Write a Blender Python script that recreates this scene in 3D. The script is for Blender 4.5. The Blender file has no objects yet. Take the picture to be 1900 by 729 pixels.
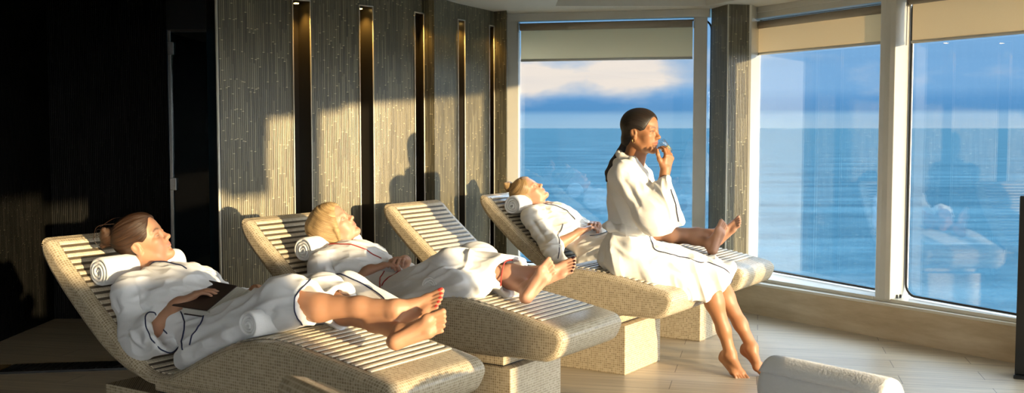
import bpy, bmesh, math, random
import numpy as np
from mathutils import Vector, Matrix
from mathutils.bvhtree import BVHTree
random.seed(7); np.random.seed(7)
scene = bpy.context.scene
COL = scene.collection
R = math.radians

# ------------------------------------------------------------------ helpers
def link(name, mesh, parent=None):
    o = bpy.data.objects.new(name, mesh); COL.objects.link(o)
    if parent is not None: o.parent = parent
    return o
def tag(o, label=None, cat=None, group=None, kind=None):
    if label: o['label'] = label
    if cat: o['category'] = cat
    if group: o['group'] = group
    if kind: o['kind'] = kind
    return o
def empty(name, loc=(0,0,0), rz=0.0, parent=None):
    o = bpy.data.objects.new(name, None); COL.objects.link(o)
    o.location = loc; o.rotation_euler = (0,0,rz); o.empty_display_size = .1
    if parent is not None: o.parent = parent
    return o
def mesh_obj(name, verts, faces, mats, parent=None, smooth=False, fmat=None, uvs=None):
    me = bpy.data.meshes.new(name)
    me.from_pydata([tuple(map(float, v)) for v in verts], [], faces)
    if not isinstance(mats, (list, tuple)): mats = [mats]
    for m in mats: me.materials.append(m)
    if fmat is not None: me.polygons.foreach_set('material_index', fmat)
    if uvs is not None:
        ul = me.uv_layers.new(name='UVMap'); ul.data.foreach_set('uv', np.array(uvs, np.float32).ravel())
    if smooth: me.polygons.foreach_set('use_smooth', [True]*len(me.polygons))
    me.update()
    return link(name, me, parent)
class MB:
    """collects simple solids into one mesh"""
    def __init__(s): s.v=[]; s.f=[]; s.m=[]; s.sm=[]
    def add(s, vs, fs, m=0, smooth=False):
        o=len(s.v); s.v += [tuple(v) for v in vs]
        for f in fs: s.f.append(tuple(i+o for i in f)); s.m.append(m); s.sm.append(smooth)
    def prism(s, poly, z0, z1, m=0):
        n=len(poly); vs=[(x,y,z0) for x,y in poly]+[(x,y,z1) for x,y in poly]
        fs=[tuple(reversed(range(n))), tuple(range(n,2*n))]+[(i,(i+1)%n,n+(i+1)%n,n+i) for i in range(n)]
        s.add(vs,fs,m)
    def box(s, c, h, rot=None, m=0):
        vs=[]
        for i in (-1,1):
            for j in (-1,1):
                for k in (-1,1):
                    v=Vector((i*h[0],j*h[1],k*h[2]))
                    if rot is not None: v=rot@v
                    vs.append(v+Vector(c))
        s.add(vs,[(0,1,3,2),(4,6,7,5),(0,4,5,1),(2,3,7,6),(0,2,6,4),(1,5,7,3)],m)
    def slab(s, p, q, t, z0, z1, side=1, m=0):
        """wall slab from p to q, thickness t to the left (side=1) of the direction"""
        d=Vector((q[0]-p[0],q[1]-p[1])).normalized(); n=Vector((-d.y,d.x))*t*side
        s.prism([(p[0],p[1]),(q[0],q[1]),(q[0]+n.x,q[1]+n.y),(p[0]+n.x,p[1]+n.y)][::side],z0,z1,m)
    def tube(s, pts, r, n=8, m=0, cap=True):
        pts=[Vector(p) for p in pts]; rr=r if isinstance(r,(list,tuple)) else [r]*len(pts)
        vs=[];fs=[]; up=None
        for i,p in enumerate(pts):
            t=(pts[min(i+1,len(pts)-1)]-pts[max(i-1,0)])
            if t.length<1e-9: t=Vector((0,0,1))
            t.normalize()
            if up is None:
                up=Vector((0,0,1)) if abs(t.z)<.9 else Vector((1,0,0))
            x=t.cross(up)
            if x.length<1e-4: x=t.orthogonal()
            x.normalize(); y=x.cross(t); up=y
            for k in range(n):
                a=2*math.pi*k/n; vs.append(p+x*(math.cos(a)*rr[i])+y*(math.sin(a)*rr[i]))
        for i in range(len(pts)-1):
            for k in range(n):
                fs.append((i*n+k,(i+1)*n+k,(i+1)*n+(k+1)%n,i*n+(k+1)%n))
        if cap: fs.append(tuple(range(n))); fs.append(tuple(reversed(range((len(pts)-1)*n,len(pts)*n))))
        s.add(vs,fs,m,True)
    def build(s, name, mats, parent=None, bevel=0, bseg=2):
        me=bpy.data.meshes.new(name); me.from_pydata(s.v,[],s.f)
        if not isinstance(mats,(list,tuple)): mats=[mats]
        for m in mats: me.materials.append(m)
        me.polygons.foreach_set('material_index',s.m); me.polygons.foreach_set('use_smooth',s.sm)
        bm=bmesh.new(); bm.from_mesh(me); bmesh.ops.recalc_face_normals(bm,faces=bm.faces)
        bm.to_mesh(me); bm.free(); me.update()
        o=link(name,me,parent)
        if bevel:
            b=o.modifiers.new('bevel','BEVEL'); b.width=bevel; b.segments=bseg; b.limit_method='ANGLE'; b.angle_limit=R(35)
            b.harden_normals=False
        return o
def catmull(pts, n=8):
    P=[np.array(p,float) for p in pts]; P=[2*P[0]-P[1]]+P+[2*P[-1]-P[-2]]
    out=[]
    for i in range(1,len(P)-2):
        for k in range(n):
            t=k/n; a,b,c,d=P[i-1],P[i],P[i+1],P[i+2]
            out.append(.5*((2*b)+(-a+c)*t+(2*a-5*b+4*c-d)*t*t+(-a+3*b-3*c+d)*t**3))
    out.append(P[-2]); return out

# ------------------------------------------------------------------ materials
class NT:
    def __init__(s, name):
        s.m=bpy.data.materials.new(name); s.m.use_nodes=True; s.t=s.m.node_tree; s.t.nodes.clear()
        s.out=s.t.nodes.new('ShaderNodeOutputMaterial')
    def n(s, typ, **kw):
        nd=s.t.nodes.new('ShaderNode'+typ)
        for k,v in kw.items(): setattr(nd,k,v)
        return nd
    def set(s, sock, val):
        if isinstance(val, bpy.types.NodeSocket): s.t.links.new(val, sock)
        elif val is not None: sock.default_value = val
    def math(s, op, a, b=None, c=None, clamp=False):
        nd=s.n('Math', operation=op, use_clamp=clamp); s.set(nd.inputs[0],a)
        if b is not None: s.set(nd.inputs[1],b)
        if c is not None: s.set(nd.inputs[2],c)
        return nd.outputs[0]
    def mix(s, f, a, b, mode='MIX'):
        nd=s.n('Mix', data_type='RGBA', blend_type=mode); s.set(nd.inputs['Factor'],f)
        s.set(nd.inputs[6],a); s.set(nd.inputs[7],b); return nd.outputs[2]
    def noise(s, vec, scale, detail=2, rough=.5, dim='3D', out=0):
        nd=s.n('TexNoise', noise_dimensions=dim); s.set(nd.inputs['Vector'],vec) if dim!='1D' else None
        nd.inputs['Scale'].default_value=scale; nd.inputs['Detail'].default_value=detail; nd.inputs['Roughness'].default_value=rough
        return nd.outputs[out]
    def ramp(s, f, stops):
        nd=s.n('ValToRGB'); s.set(nd.inputs[0],f); cr=nd.color_ramp
        while len(cr.elements)<len(stops): cr.elements.new(.5)
        for e,(p,c) in zip(cr.elements,stops): e.position=p; e.color=c if len(c)==4 else (*c,1)
        return nd.outputs[0]
    def xyz(s, v):
        nd=s.n('SeparateXYZ'); s.set(nd.inputs[0],v); return nd.outputs
    def comb(s, x, y, z):
        nd=s.n('CombineXYZ'); s.set(nd.inputs[0],x); s.set(nd.inputs[1],y); s.set(nd.inputs[2],z); return nd.outputs[0]
    def bump(s, h, strength=.5, dist=.01):
        nd=s.n('Bump'); s.set(nd.inputs['Height'],h); nd.inputs['Strength'].default_value=strength; nd.inputs['Distance'].default_value=dist
        return nd.outputs[0]
    def bsdf(s, color, rough=.5, metal=0, normal=None, **kw):
        nd=s.n('BsdfPrincipled'); s.set(nd.inputs['Base Color'],color if isinstance(color,bpy.types.NodeSocket) else (*color[:3],1))
        s.set(nd.inputs['Roughness'],rough); s.set(nd.inputs['Metallic'],metal)
        if normal is not None: s.set(nd.inputs['Normal'],normal)
        for k,v in kw.items(): s.set(nd.inputs[k.replace('_',' ')],v)
        return nd.outputs[0]
    def done(s, sh): s.t.links.new(sh, s.out.inputs['Surface']); return s.m
def obj_co(t): return t.n('TexCoord').outputs['Object']
def simple(name, col, rough=.5, metal=0, **kw):
    t=NT(name)
    nz=t.noise(obj_co(t), 18, 3)
    c=t.mix(t.math('MULTIPLY',nz,.35), (*col,1), (col[0]*.8,col[1]*.8,col[2]*.8,1))
    return t.done(t.bsdf(c, rough, metal, **kw))

def mosaic(name, mode):
    """small square glass tiles, pale grout; mode: 'uv' or 'xz' (side faces)"""
    t=NT(name)
    if mode=='uv': co=t.n('TexCoord').outputs['UV']; x,y,_=t.xyz(co)
    elif mode=='xz': x,_,y=t.xyz(obj_co(t))
    else:
        a,b,y=t.xyz(obj_co(t)); x=t.math('ADD',a,b)
    s=.0112
    u=t.math('DIVIDE',x,s); v=t.math('DIVIDE',y,s)
    fu=t.math('FRACT',u); fv=t.math('FRACT',v)
    du=t.math('ABSOLUTE',t.math('SUBTRACT',fu,.5)); dv=t.math('ABSOLUTE',t.math('SUBTRACT',fv,.5))
    gr=t.math('GREATER_THAN',t.math('MAXIMUM',du,dv),.40)
    wn=t.n('TexWhiteNoise',noise_dimensions='2D'); t.set(wn.inputs['Vector'],t.comb(t.math('FLOOR',u),t.math('FLOOR',v),0))
    tile=t.ramp(wn.outputs['Value'],[(0,(.30,.235,.15)),(.55,(.40,.32,.205)),(1,(.50,.41,.28))])
    c=t.mix(gr,tile,(.58,.50,.36,1))
    h=t.math('SUBTRACT',1,gr)
    bp=t.bump(h,.35,.002)
    rg=t.math('MULTIPLY_ADD',gr,.4,.22)
    return t.done(t.bsdf(c,rg,0,bp))
def reed(name, base, hi, gloss=.35):
    """dark wall clad in thin upright tile sticks with random pale joints (UV in metres)"""
    t=NT(name); co=t.n('TexCoord').outputs['UV']; x,y,_=t.xyz(co)
    s=.0125
    wv=t.math('MULTIPLY_ADD',t.noise(t.comb(t.math('MULTIPLY',x,3),y,0),4,2),.008,-.004)
    u=t.math('DIVIDE',t.math('ADD',x,wv),s); fu=t.math('FRACT',u); iu=t.math('FLOOR',u)
    wn=t.n('TexWhiteNoise',noise_dimensions='1D'); t.set(wn.inputs['W'],iu)
    v=t.math('ADD',t.math('DIVIDE',y,.17),t.math('MULTIPLY',wn.outputs['Value'],7.3)); fv=t.math('FRACT',v); iv=t.math('FLOOR',v)
    w2=t.n('TexWhiteNoise',noise_dimensions='2D'); t.set(w2.inputs['Vector'],t.comb(iu,iv,0))
    gap=t.math('LESS_THAN',fu,.22)
    tick=t.math('MULTIPLY',t.math('LESS_THAN',fv,.022),t.math('GREATER_THAN',w2.outputs['Value'],.55))
    tile=t.ramp(w2.outputs['Value'],[(0,tuple(c*.6 for c in base)),(.6,base),(1,hi)])
    c=t.mix(gap,tile,(base[0]*.35,base[1]*.35,base[2]*.33,1))
    c=t.mix(tick,c,(min(1,base[0]*3.4),min(1,base[1]*3.3),min(1,base[2]*3.2),1))
    prof=t.math('SINE',t.math('MULTIPLY',fu,math.pi))
    bp=t.bump(t.math('ADD',prof,t.math('MULTIPLY',w2.outputs['Value'],.5)),.55,.004)
    return t.done(t.bsdf(c,gloss,0,bp,Specular_IOR_Level=.08 if base[0]<.05 else .5))
def terry(name, col=(.80,.79,.76), bs=.25, scale=1.0, sheen=.25):
    t=NT(name); co=obj_co(t)
    n1=t.noise(co,420*scale,2,.6); n2=t.noise(co,90,3,.6)
    h=t.math('ADD',t.math('MULTIPLY',n1,.6),t.math('MULTIPLY',n2,.5))
    bp=t.bump(h,bs,.004)
    c=t.mix(t.math('MULTIPLY',n2,.25),(*col,1),(col[0]*.9,col[1]*.9,col[2]*.92,1))
    return t.done(t.bsdf(c,.9,0,bp,Sheen_Weight=sheen,Sheen_Roughness=.5))
def skin(name, col, deep, lip):
    t=NT(name); co=obj_co(t)
    n1=t.noise(co,9,4,.6); n2=t.noise(co,300,2,.6)
    c=t.mix(t.math('MULTIPLY',n1,.6),(*col,1),(*deep,1))
    at=t.n('Attribute',attribute_name='tint'); 
    sp=t.n('SeparateColor'); t.t.links.new(at.outputs['Color'],sp.inputs[0])
    c=t.mix(sp.outputs[0],c,(*lip,1)); c=t.mix(sp.outputs[2],c,(.035,.02,.012,1))
    nail=NAILC.get(name,(.5,.02,.02)); c=t.mix(sp.outputs[1],c,(*nail,1))
    return t.done(t.bsdf(c,.48,0,t.bump(n2,.12,.001),Subsurface_Weight=.12,Subsurface_Radius=(.02,.008,.004),Subsurface_Scale=.5))
NAILC={'skin_tanned':(.55,.05,.04),'skin_fair':(.02,.004,.006),'skin_pale':(.6,.35,.28),'skin_brown':(.55,.35,.28)}
def hairm(name, dark, light, sc=90):
    t=NT(name); at=t.n('TexCoord').outputs['UV']; co=obj_co(t)
    # strands run along the attribute-stored flow coordinate
    fl=t.n('Attribute',attribute_name='flow').outputs['Vector']
    mp=t.n('Mapping'); t.set(mp.inputs['Vector'],fl); mp.inputs['Scale'].default_value=(sc,sc,2.2)
    n1=t.noise(mp.outputs[0],6,3,.6); n2=t.noise(fl,9,2,.5)
    f=t.math('MULTIPLY_ADD',t.math('SUBTRACT',n1,.5),2.2,.5,clamp=True); f=t.math('MULTIPLY_ADD',t.math('SUBTRACT',n2,.5),.9,f,clamp=True)
    c=t.mix(f,(*dark,1),(*light,1))
    return t.done(t.bsdf(c,.42,0,t.bump(n1,.7,.004),Anisotropic=.5))
M={}
M['mosaic_uv']=mosaic('sand mosaic',"uv"); M['mosaic_xz']=mosaic('sand mosaic side','xz'); M['mosaic_box']=mosaic('sand mosaic pedestal','xy')
def ribm():
    t=NT('pale rib mosaic'); x,y,_=t.xyz(t.n('TexCoord').outputs['UV'])
    f=t.math('FRACT',t.math('DIVIDE',y,.0112)); g=t.math('LESS_THAN',f,.12)
    wn=t.n('TexWhiteNoise',noise_dimensions='2D'); t.set(wn.inputs['Vector'],t.comb(t.math('FLOOR',t.math('DIVIDE',x,.0115)),t.math('FLOOR',t.math('DIVIDE',y,.0112)),0))
    c=t.mix(wn.outputs['Value'],(.54,.46,.34,1),(.66,.58,.44,1)); c=t.mix(g,c,(.74,.67,.53,1))
    return t.done(t.bsdf(c,.3))
M['rib']=ribm(); M['groove']=simple('brown groove tiles',(.115,.09,.06),.35)
M['reed']=reed('charcoal reed tile',(.175,.152,.090),(.245,.215,.128)); M['reed_shade']=reed('shaded reed tile',(.006,.006,.005),(.011,.010,.009),.55)  # second one: same reed tile, blackened to stand for the unlit far-left walls
M['robe']=terry('white waffle cloth',(.80,.80,.80)); M['robe_warm']=terry('cream waffle cloth',(.82,.80,.75)); M['towel']=terry('white towel loops',(.84,.84,.83),.6,.45,.5)
M['pipe_navy']=simple('navy piping',(.012,.02,.07),.6); M['pipe_red']=simple('red piping',(.45,.035,.03),.6)
M['frame']=simple('ivory painted metal',(.62,.60,.53),.35); M['frame_lit']=simple('cream sunlit metal',(.72,.68,.57),.3)  # second one: paler copy of the frame colour, as if in sunlight
M['gasket']=simple('black gasket',(.012,.014,.016),.5)
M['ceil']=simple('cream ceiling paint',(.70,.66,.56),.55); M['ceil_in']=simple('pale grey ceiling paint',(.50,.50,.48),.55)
M['dark']=simple('black lacquer',(.012,.011,.010),.35); M['bronze']=simple('dark bronze lining',(.05,.042,.03),.3)
M['teal']=simple('smoked green lining',(.05,.065,.055),.12)
M['metal']=simple('brushed steel',(.55,.55,.54),.25,1.0)
M['leather']=simple('dark brown leather',(.028,.016,.012),.45); M['page']=simple('white page paper',(.80,.78,.72),.8)
M['gold']=simple('gold earring',(.8,.55,.2),.2,1.0)
def stone():
    t=NT('travertine plinth'); x,y,z=t.xyz(obj_co(t)); v=t.comb(x,y,t.math('MULTIPLY',z,5))
    n=t.noise(v,2.2,6,.6); c=t.ramp(n,[(.3,(.44,.33,.20)),(.5,(.55,.43,.28)),(.7,(.66,.55,.39))])
    return t.done(t.bsdf(c,.4,0,t.bump(n,.1,.003)))
M['stone']=stone()
def floorm():
    t=NT('limed wood-look floor planks'); mp=t.n('Mapping'); t.set(mp.inputs['Vector'],obj_co(t)); mp.inputs['Rotation'].default_value=(0,0,R(13))
    co=mp.outputs[0]; br=t.n('TexBrick'); t.set(br.inputs['Vector'],co); br.offset=.37; br.offset_frequency=2
    br.inputs['Scale'].default_value=1; br.inputs['Brick Width'].default_value=1.15; br.inputs['Row Height'].default_value=.19
    br.inputs['Mortar Size'].default_value=.0022; br.inputs['Mortar Smooth'].default_value=.1; br.inputs['Bias'].default_value=0
    br.inputs['Color1'].default_value=(.45,.37,.26,1); br.inputs['Color2'].default_value=(.53,.45,.33,1); br.inputs['Mortar'].default_value=(.16,.12,.08,1)
    x,y,z=t.xyz(co); g=t.noise(t.comb(t.math('MULTIPLY',x,1.1),t.math('MULTIPLY',y,16),0),1.6,6,.62)
    c=t.mix(.55,br.outputs['Color'],t.ramp(g,[(.3,(.55,.5,.42)),(.7,(1.25,1.2,1.1))]),'MULTIPLY')
    return t.done(t.bsdf(c,.38,0,t.bump(t.math('SUBTRACT',g,t.math('MULTIPLY',br.outputs['Fac'],1.5)),.12,.003)))
M['floor']=floorm()
def glassm(name,tint=(.97,.985,.99),refl=1.0):
    t=NT(name); tr=t.n('BsdfTransparent'); tr.inputs[0].default_value=(*tint,1); gl=t.n('BsdfGlossy'); gl.inputs['Roughness'].default_value=.0
    g=t.n('NewGeometry'); dp=t.n('VectorMath',operation='DOT_PRODUCT'); t.set(dp.inputs[0],g.outputs['Incoming']); t.set(dp.inputs[1],g.outputs['Normal'])
    c=t.math('SUBTRACT',1,t.math('ABSOLUTE',dp.outputs['Value']),clamp=True)
    f=t.math('MULTIPLY',t.math('MULTIPLY_ADD',t.math('POWER',c,5),.9,.04),refl,clamp=True)
    ms=t.n('MixShader'); t.set(ms.inputs[0],f); t.t.links.new(tr.outputs[0],ms.inputs[1]); t.t.links.new(gl.outputs[0],ms.inputs[2])
    return t.done(ms.outputs[0])
M['glass']=glassm('window glass',refl=2.2); M['door_glass']=glassm('smoked door glass',(.10,.16,.15),.8)
M['tumbler']=glassm('tumbler glass',(.95,.96,.95),1.6)
def blindm():
    t=NT('beige roller blind fabric'); n=t.noise(obj_co(t),500,1)
    c=t.mix(n,(.93,.78,.56,1),(.97,.85,.64,1)); d=t.n('BsdfDiffuse'); t.set(d.inputs[0],c); tl=t.n('BsdfTranslucent'); t.set(tl.inputs[0],c)
    ms=t.n('MixShader'); ms.inputs[0].default_value=.6; t.t.links.new(d.outputs[0],ms.inputs[1]); t.t.links.new(tl.outputs[0],ms.inputs[2]); return t.done(ms.outputs[0])
M['blind']=blindm()
def emit(name,col,st):
    t=NT(name); e=t.n('Emission'); e.inputs[0].default_value=(*col,1); e.inputs[1].default_value=st; return t.done(e.outputs[0])
M['lamp']=emit('amber lamp lens',(1,.62,.18),14)
def sea():
    t=NT('sea water'); x,y,z=t.xyz(obj_co(t)); co=t.comb(x,y,0)
    n3=t.noise(t.comb(t.math('MULTIPLY',x,.25),y,0),.06,5,.7); n=t.noise(co,.35,5,.62); n2=t.noise(t.comb(x,t.math('MULTIPLY',y,.35),0),.035,4,.6)
    wt2=t.math('MULTIPLY_ADD',t.math('SUBTRACT',n3,.5),3.0,.5,clamp=True); c=t.mix(wt2,(.0075,.022,.033,1),(.022,.050,.066,1))
    h=t.math('ADD',n,t.math('MULTIPLY',n2,3))
    return t.done(t.bsdf(c,.5,0,t.bump(h,.8,.9),Specular_IOR_Level=.0))
M['sea']=sea()

# ------------------------------------------------------------------ implicit-surface modeller
class Vol:
    def __init__(s, lo, hi, h):
        s.lo=np.array(lo,float); s.h=h; s.n=np.ceil((np.array(hi)-s.lo)/h).astype(int)+1
        s.ax=[(s.lo[i]+h*np.arange(s.n[i])).astype(np.float32) for i in range(3)]
        s.F=np.full(s.n,.08,np.float32)
    def region(s, lo, hi):
        a=np.clip(np.floor((np.array(lo)-s.lo)/s.h).astype(int),0,s.n-1); b=np.clip(np.ceil((np.array(hi)-s.lo)/s.h).astype(int)+1,1,s.n)
        sl=tuple(slice(int(a[i]),int(max(b[i],a[i]+1))) for i in range(3))
        X=s.ax[0][sl[0]][:,None,None]; Y=s.ax[1][sl[1]][None,:,None]; Z=s.ax[2][sl[2]][None,None,:]
        return sl,X,Y,Z
    @staticmethod
    def d_cap(X,Y,Z,p0,p1,r0,r1):
        p0=np.array(p0,float);p1=np.array(p1,float);d=p1-p0;L=float(d@d)+1e-12
        t=np.clip(((X-p0[0])*d[0]+(Y-p0[1])*d[1]+(Z-p0[2])*d[2])/L,0,1).astype(np.float32)
        q=(X-p0[0]-t*d[0])**2+(Y-p0[1]-t*d[1])**2+(Z-p0[2]-t*d[2])**2
        return np.sqrt(q)-(r0+(r1-r0)*t)
    @staticmethod
    def d_ell(X,Y,Z,c,r,A):
        x=X-c[0];y=Y-c[1];z=Z-c[2]; k0=0;k1=0
        for i in range(3):
            u=x*float(A[i][0])+y*float(A[i][1])+z*float(A[i][2]); u=u/r[i]; k0=k0+u*u; u=u/r[i]; k1=k1+u*u
        k0=np.sqrt(k0);k1=np.sqrt(k1)+1e-9
        return k0*(k0-1)/k1
    @staticmethod
    def smin(a,b,k):
        if k<=0: return np.minimum(a,b)
        h=np.maximum(k-np.abs(a-b),0)/k; return np.minimum(a,b)-h*h*k*.25
    def put(s, sl, d, k, sub=False):
        cur=s.F[sl]
        s.F[sl]=(-s.smin(-cur,d,k)) if sub else s.smin(cur,d,k)
    def cap(s,p0,p1,r0,r1=None,k=.02,sub=False):
        r1=r0 if r1 is None else r1; m=k+.012
        lo=np.minimum(np.array(p0)-r0,np.array(p1)-r1)-m; hi=np.maximum(np.array(p0)+r0,np.array(p1)+r1)+m
        sl,X,Y,Z=s.region(lo,hi); s.put(sl,s.d_cap(X,Y,Z,p0,p1,r0,r1),k,sub)
    def chain(s,pts,rs,k=.02):
        for i in range(len(pts)-1): s.cap(pts[i],pts[i+1],rs[i],rs[i+1],k)
    def ell(s,c,r,k=.02,A=None,sub=False):
        A=np.eye(3) if A is None else np.array(A); e=np.sqrt(((A*np.array(r)[:,None])**2).sum(0)); m=k+.012
        sl,X,Y,Z=s.region(np.array(c)-e-m,np.array(c)+e+m); s.put(sl,s.d_ell(X,Y,Z,c,r,A),k,sub)
    def group(s,pos,kin=.03,planes=(),neg=(),k=.02,kneg=.006):
        P=[]; 
        for q in pos:
            if isinstance(q[0],str): P+= [np.array(q[1])-max(q[2]),np.array(q[1])+max(q[2])]
            else:
                m=max(q[2],q[3]); P+= [np.array(q[0])-m,np.array(q[0])+m,np.array(q[1])-m,np.array(q[1])+m]
        P=np.array(P); sl,X,Y,Z=s.region(P.min(0)-k-.03,P.max(0)+k+.03); d=None
        for q in pos:
            e=s.d_ell(X,Y,Z,q[1],q[2],q[3] if len(q)>3 else np.eye(3)) if isinstance(q[0],str) else s.d_cap(X,Y,Z,*q)
            d=e if d is None else s.smin(d,e,kin)
        for pt,nr in planes:
            nr=np.array(nr,float);nr/=np.linalg.norm(nr)
            e=(X-pt[0])*nr[0]+(Y-pt[1])*nr[1]+(Z-pt[2])*nr[2]; d=-s.smin(-d,-e,kneg)
        for q in neg: d=-s.smin(-d,s.d_cap(X,Y,Z,*q),kneg)
        s.put(sl,d,k)
    def mesh(s):
        F=s.F; ins=F<0
        nx,ny,nz=F.shape
        c=np.zeros((nx-1,ny-1,nz-1),np.int8)
        for i in (0,1):
            for j in (0,1):
                for k in (0,1): c+=ins[i:nx-1+i,j:ny-1+j,k:nz-1+k]
        act=(c>0)&(c<8); idx=np.argwhere(act); N=len(idx)
        I=np.full(c.shape,-1,np.int32); I[tuple(idx.T)]=np.arange(N)
        acc=np.zeros((N,3));cnt=np.zeros(N)
        offs=[(i,j,k) for i in (0,1) for j in (0,1) for k in (0,1)]
        V={o:F[idx[:,0]+o[0],idx[:,1]+o[1],idx[:,2]+o[2]].astype(float) for o in offs}
        for o in offs:
            for ax in range(3):
                if o[ax]==0:
                    q=list(o);q[ax]=1;q=tuple(q);a,b=V[o],V[q];m=(a<0)!=(b<0)
                    t=a[m]/(a[m]-b[m]); p=np.tile(np.array(o,float),(m.sum(),1)); p[:,ax]+=t; acc[m]+=p; cnt[m]+=1
        v=(idx+acc/cnt[:,None])*s.h+s.lo
        faces=[]
        for ax in range(3):
            a1,a2=(ax+1)%3,(ax+2)%3
            sl0=[slice(None)]*3;sl1=[slice(None)]*3;sl0[ax]=slice(0,-1);sl1[ax]=slice(1,None)
            e=ins[tuple(sl0)]!=ins[tuple(sl1)]; g=np.argwhere(e)
            g=g[(g[:,a1]>0)&(g[:,a2]>0)&(g[:,a1]<F.shape[a1]-1)&(g[:,a2]<F.shape[a2]-1)]
            def at(d1,d2):
                q=g.copy();q[:,a1]-=d1;q[:,a2]-=d2;return I[tuple(q.T)]
            quad=np.stack([at(1,1),at(0,1),at(0,0),at(1,0)],1)
            flip=~ins[tuple(g.T)]; quad[flip]=quad[flip][:,::-1]; faces.append(quad)
        f=np.concatenate(faces); return v,f
def vnormals(v,f):
    n=np.cross(v[f[:,2]]-v[f[:,0]],v[f[:,3]]-v[f[:,1]]); N=np.zeros_like(v)
    for i in range(4): np.add.at(N,f[:,i],n)
    return N/(np.linalg.norm(N,axis=1)[:,None]+1e-12)
def relax(v,f,it=1,lam=.5):
    for _ in range(it):
        acc=np.zeros_like(v);cnt=np.zeros(len(v))
        for i in range(4):
            a,b=f[:,i],f[:,(i+1)%4]
            np.add.at(acc,a,v[b]);np.add.at(cnt,a,1);np.add.at(acc,b,v[a]);np.add.at(cnt,b,1)
        v=v+(acc/np.maximum(cnt,1)[:,None]-v)*lam
    return v
_perm=np.random.RandomState(3).permutation(512)
def pnoise(p):
    i=np.floor(p).astype(int);f=p-i;u=f*f*(3-2*f);out=0
    for a in (0,1):
        for b in (0,1):
            for c in (0,1):
                h=_perm[(_perm[(_perm[(i[:,0]+a)&511]+i[:,1]+b)&511]+i[:,2]+c)&511]/511.0
                w=(u[:,0] if a else 1-u[:,0])*(u[:,1] if b else 1-u[:,1])*(u[:,2] if c else 1-u[:,2]); out=out+w*h
    return out*2-1
def dist_poly(v,pts):
    P=[np.array(p,float) for p in pts]; best=np.full(len(v),9.0); tt=np.zeros(len(v))
    for i in range(len(P)-1):
        d=P[i+1]-P[i];L=d@d+1e-12;t=np.clip(((v-P[i])@d)/L,0,1);q=np.linalg.norm(v-P[i]-t[:,None]*d,axis=1)
        m=q<best;best[m]=q[m];tt[m]=(i+t[m])/(len(P)-1)
    return best,tt
def fold(v,n,strokes,noise=()):
    """cloth folds: each stroke is (points, width, height) pressed out of (or, negative, into) the surface"""
    disp=np.zeros(len(v))
    for pts,w,h in strokes:
        d,t=dist_poly(v,pts); disp+=h*np.exp(-(d/w)**2)*np.minimum(1,np.minimum(t,1-t)*5+.15)
    for (A,amp,ridge) in noise:
        q=v@np.array(A,float).T; q=q+.6*np.stack([pnoise(q*.5+9.1),pnoise(q*.5+3.7),pnoise(q*.5+5.3)],1)
        x=pnoise(q)
        disp+=amp*((1-2*np.abs(x)) if ridge else x)
    return v+n*disp[:,None]
def vol_obj(name,v,f,mat,parent,tint=None,flow=None):
    me=bpy.data.meshes.new(name); me.vertices.add(len(v)); me.vertices.foreach_set('co',v.astype(np.float32).ravel())
    me.loops.add(f.size); me.loops.foreach_set('vertex_index',f.astype(np.int32).ravel())
    me.polygons.add(len(f)); me.polygons.foreach_set('loop_start',np.arange(0,f.size,4,dtype=np.int32)); 
    me.polygons.foreach_set('use_smooth',np.ones(len(f),bool)); me.materials.append(mat)
    me.update(calc_edges=True); me.validate()
    if tint is not None:
        a=me.color_attributes.new('tint','FLOAT_COLOR','POINT'); a.data.foreach_set('color',np.concatenate([tint,np.ones((len(v),1))],1).astype(np.float32).ravel())
    if flow is not None:
        a=me.attributes.new('flow','FLOAT_VECTOR','POINT'); a.data.foreach_set('vector',flow.astype(np.float32).ravel())
    return link(name,me,parent)
class Fr:
    """a local frame (head, hand, foot) that draws into a Vol; rows of A are its axes in the parent space"""
    def __init__(s,vol,o,X,Zhint,scale=1.0,flip=1):
        X=np.array(X,float);X/=np.linalg.norm(X);Z=np.array(Zhint,float);Z=Z-X*(Z@X);Z/=np.linalg.norm(Z);Y=np.cross(Z,X)*flip
        s.A=np.array([X,Y,Z]);s.o=np.array(o,float);s.v=vol;s.s=scale
    def w(s,p): return s.o+s.s*(np.array(p,float)@s.A)
    def loc(s,v): return (v-s.o)@s.A.T/s.s
    def cap(s,p0,p1,r0,r1=None,k=.01,sub=False): s.v.cap(s.w(p0),s.w(p1),r0*s.s,(r0 if r1 is None else r1)*s.s,k*s.s,sub)
    def ell(s,c,r,k=.01,sub=False,rot=None):
        A=s.A
        if rot is not None:
            rm=np.array(Matrix.Rotation(R(rot[0]),3,rot[1])); A=rm.T@s.A
        s.v.ell(s.w(c),np.array(r)*s.s,k*s.s,A,sub)
    def chain(s,pts,rs,k=.01):
        for i in range(len(pts)-1): s.cap(pts[i],pts[i+1],rs[i],rs[i+1],k)

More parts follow.
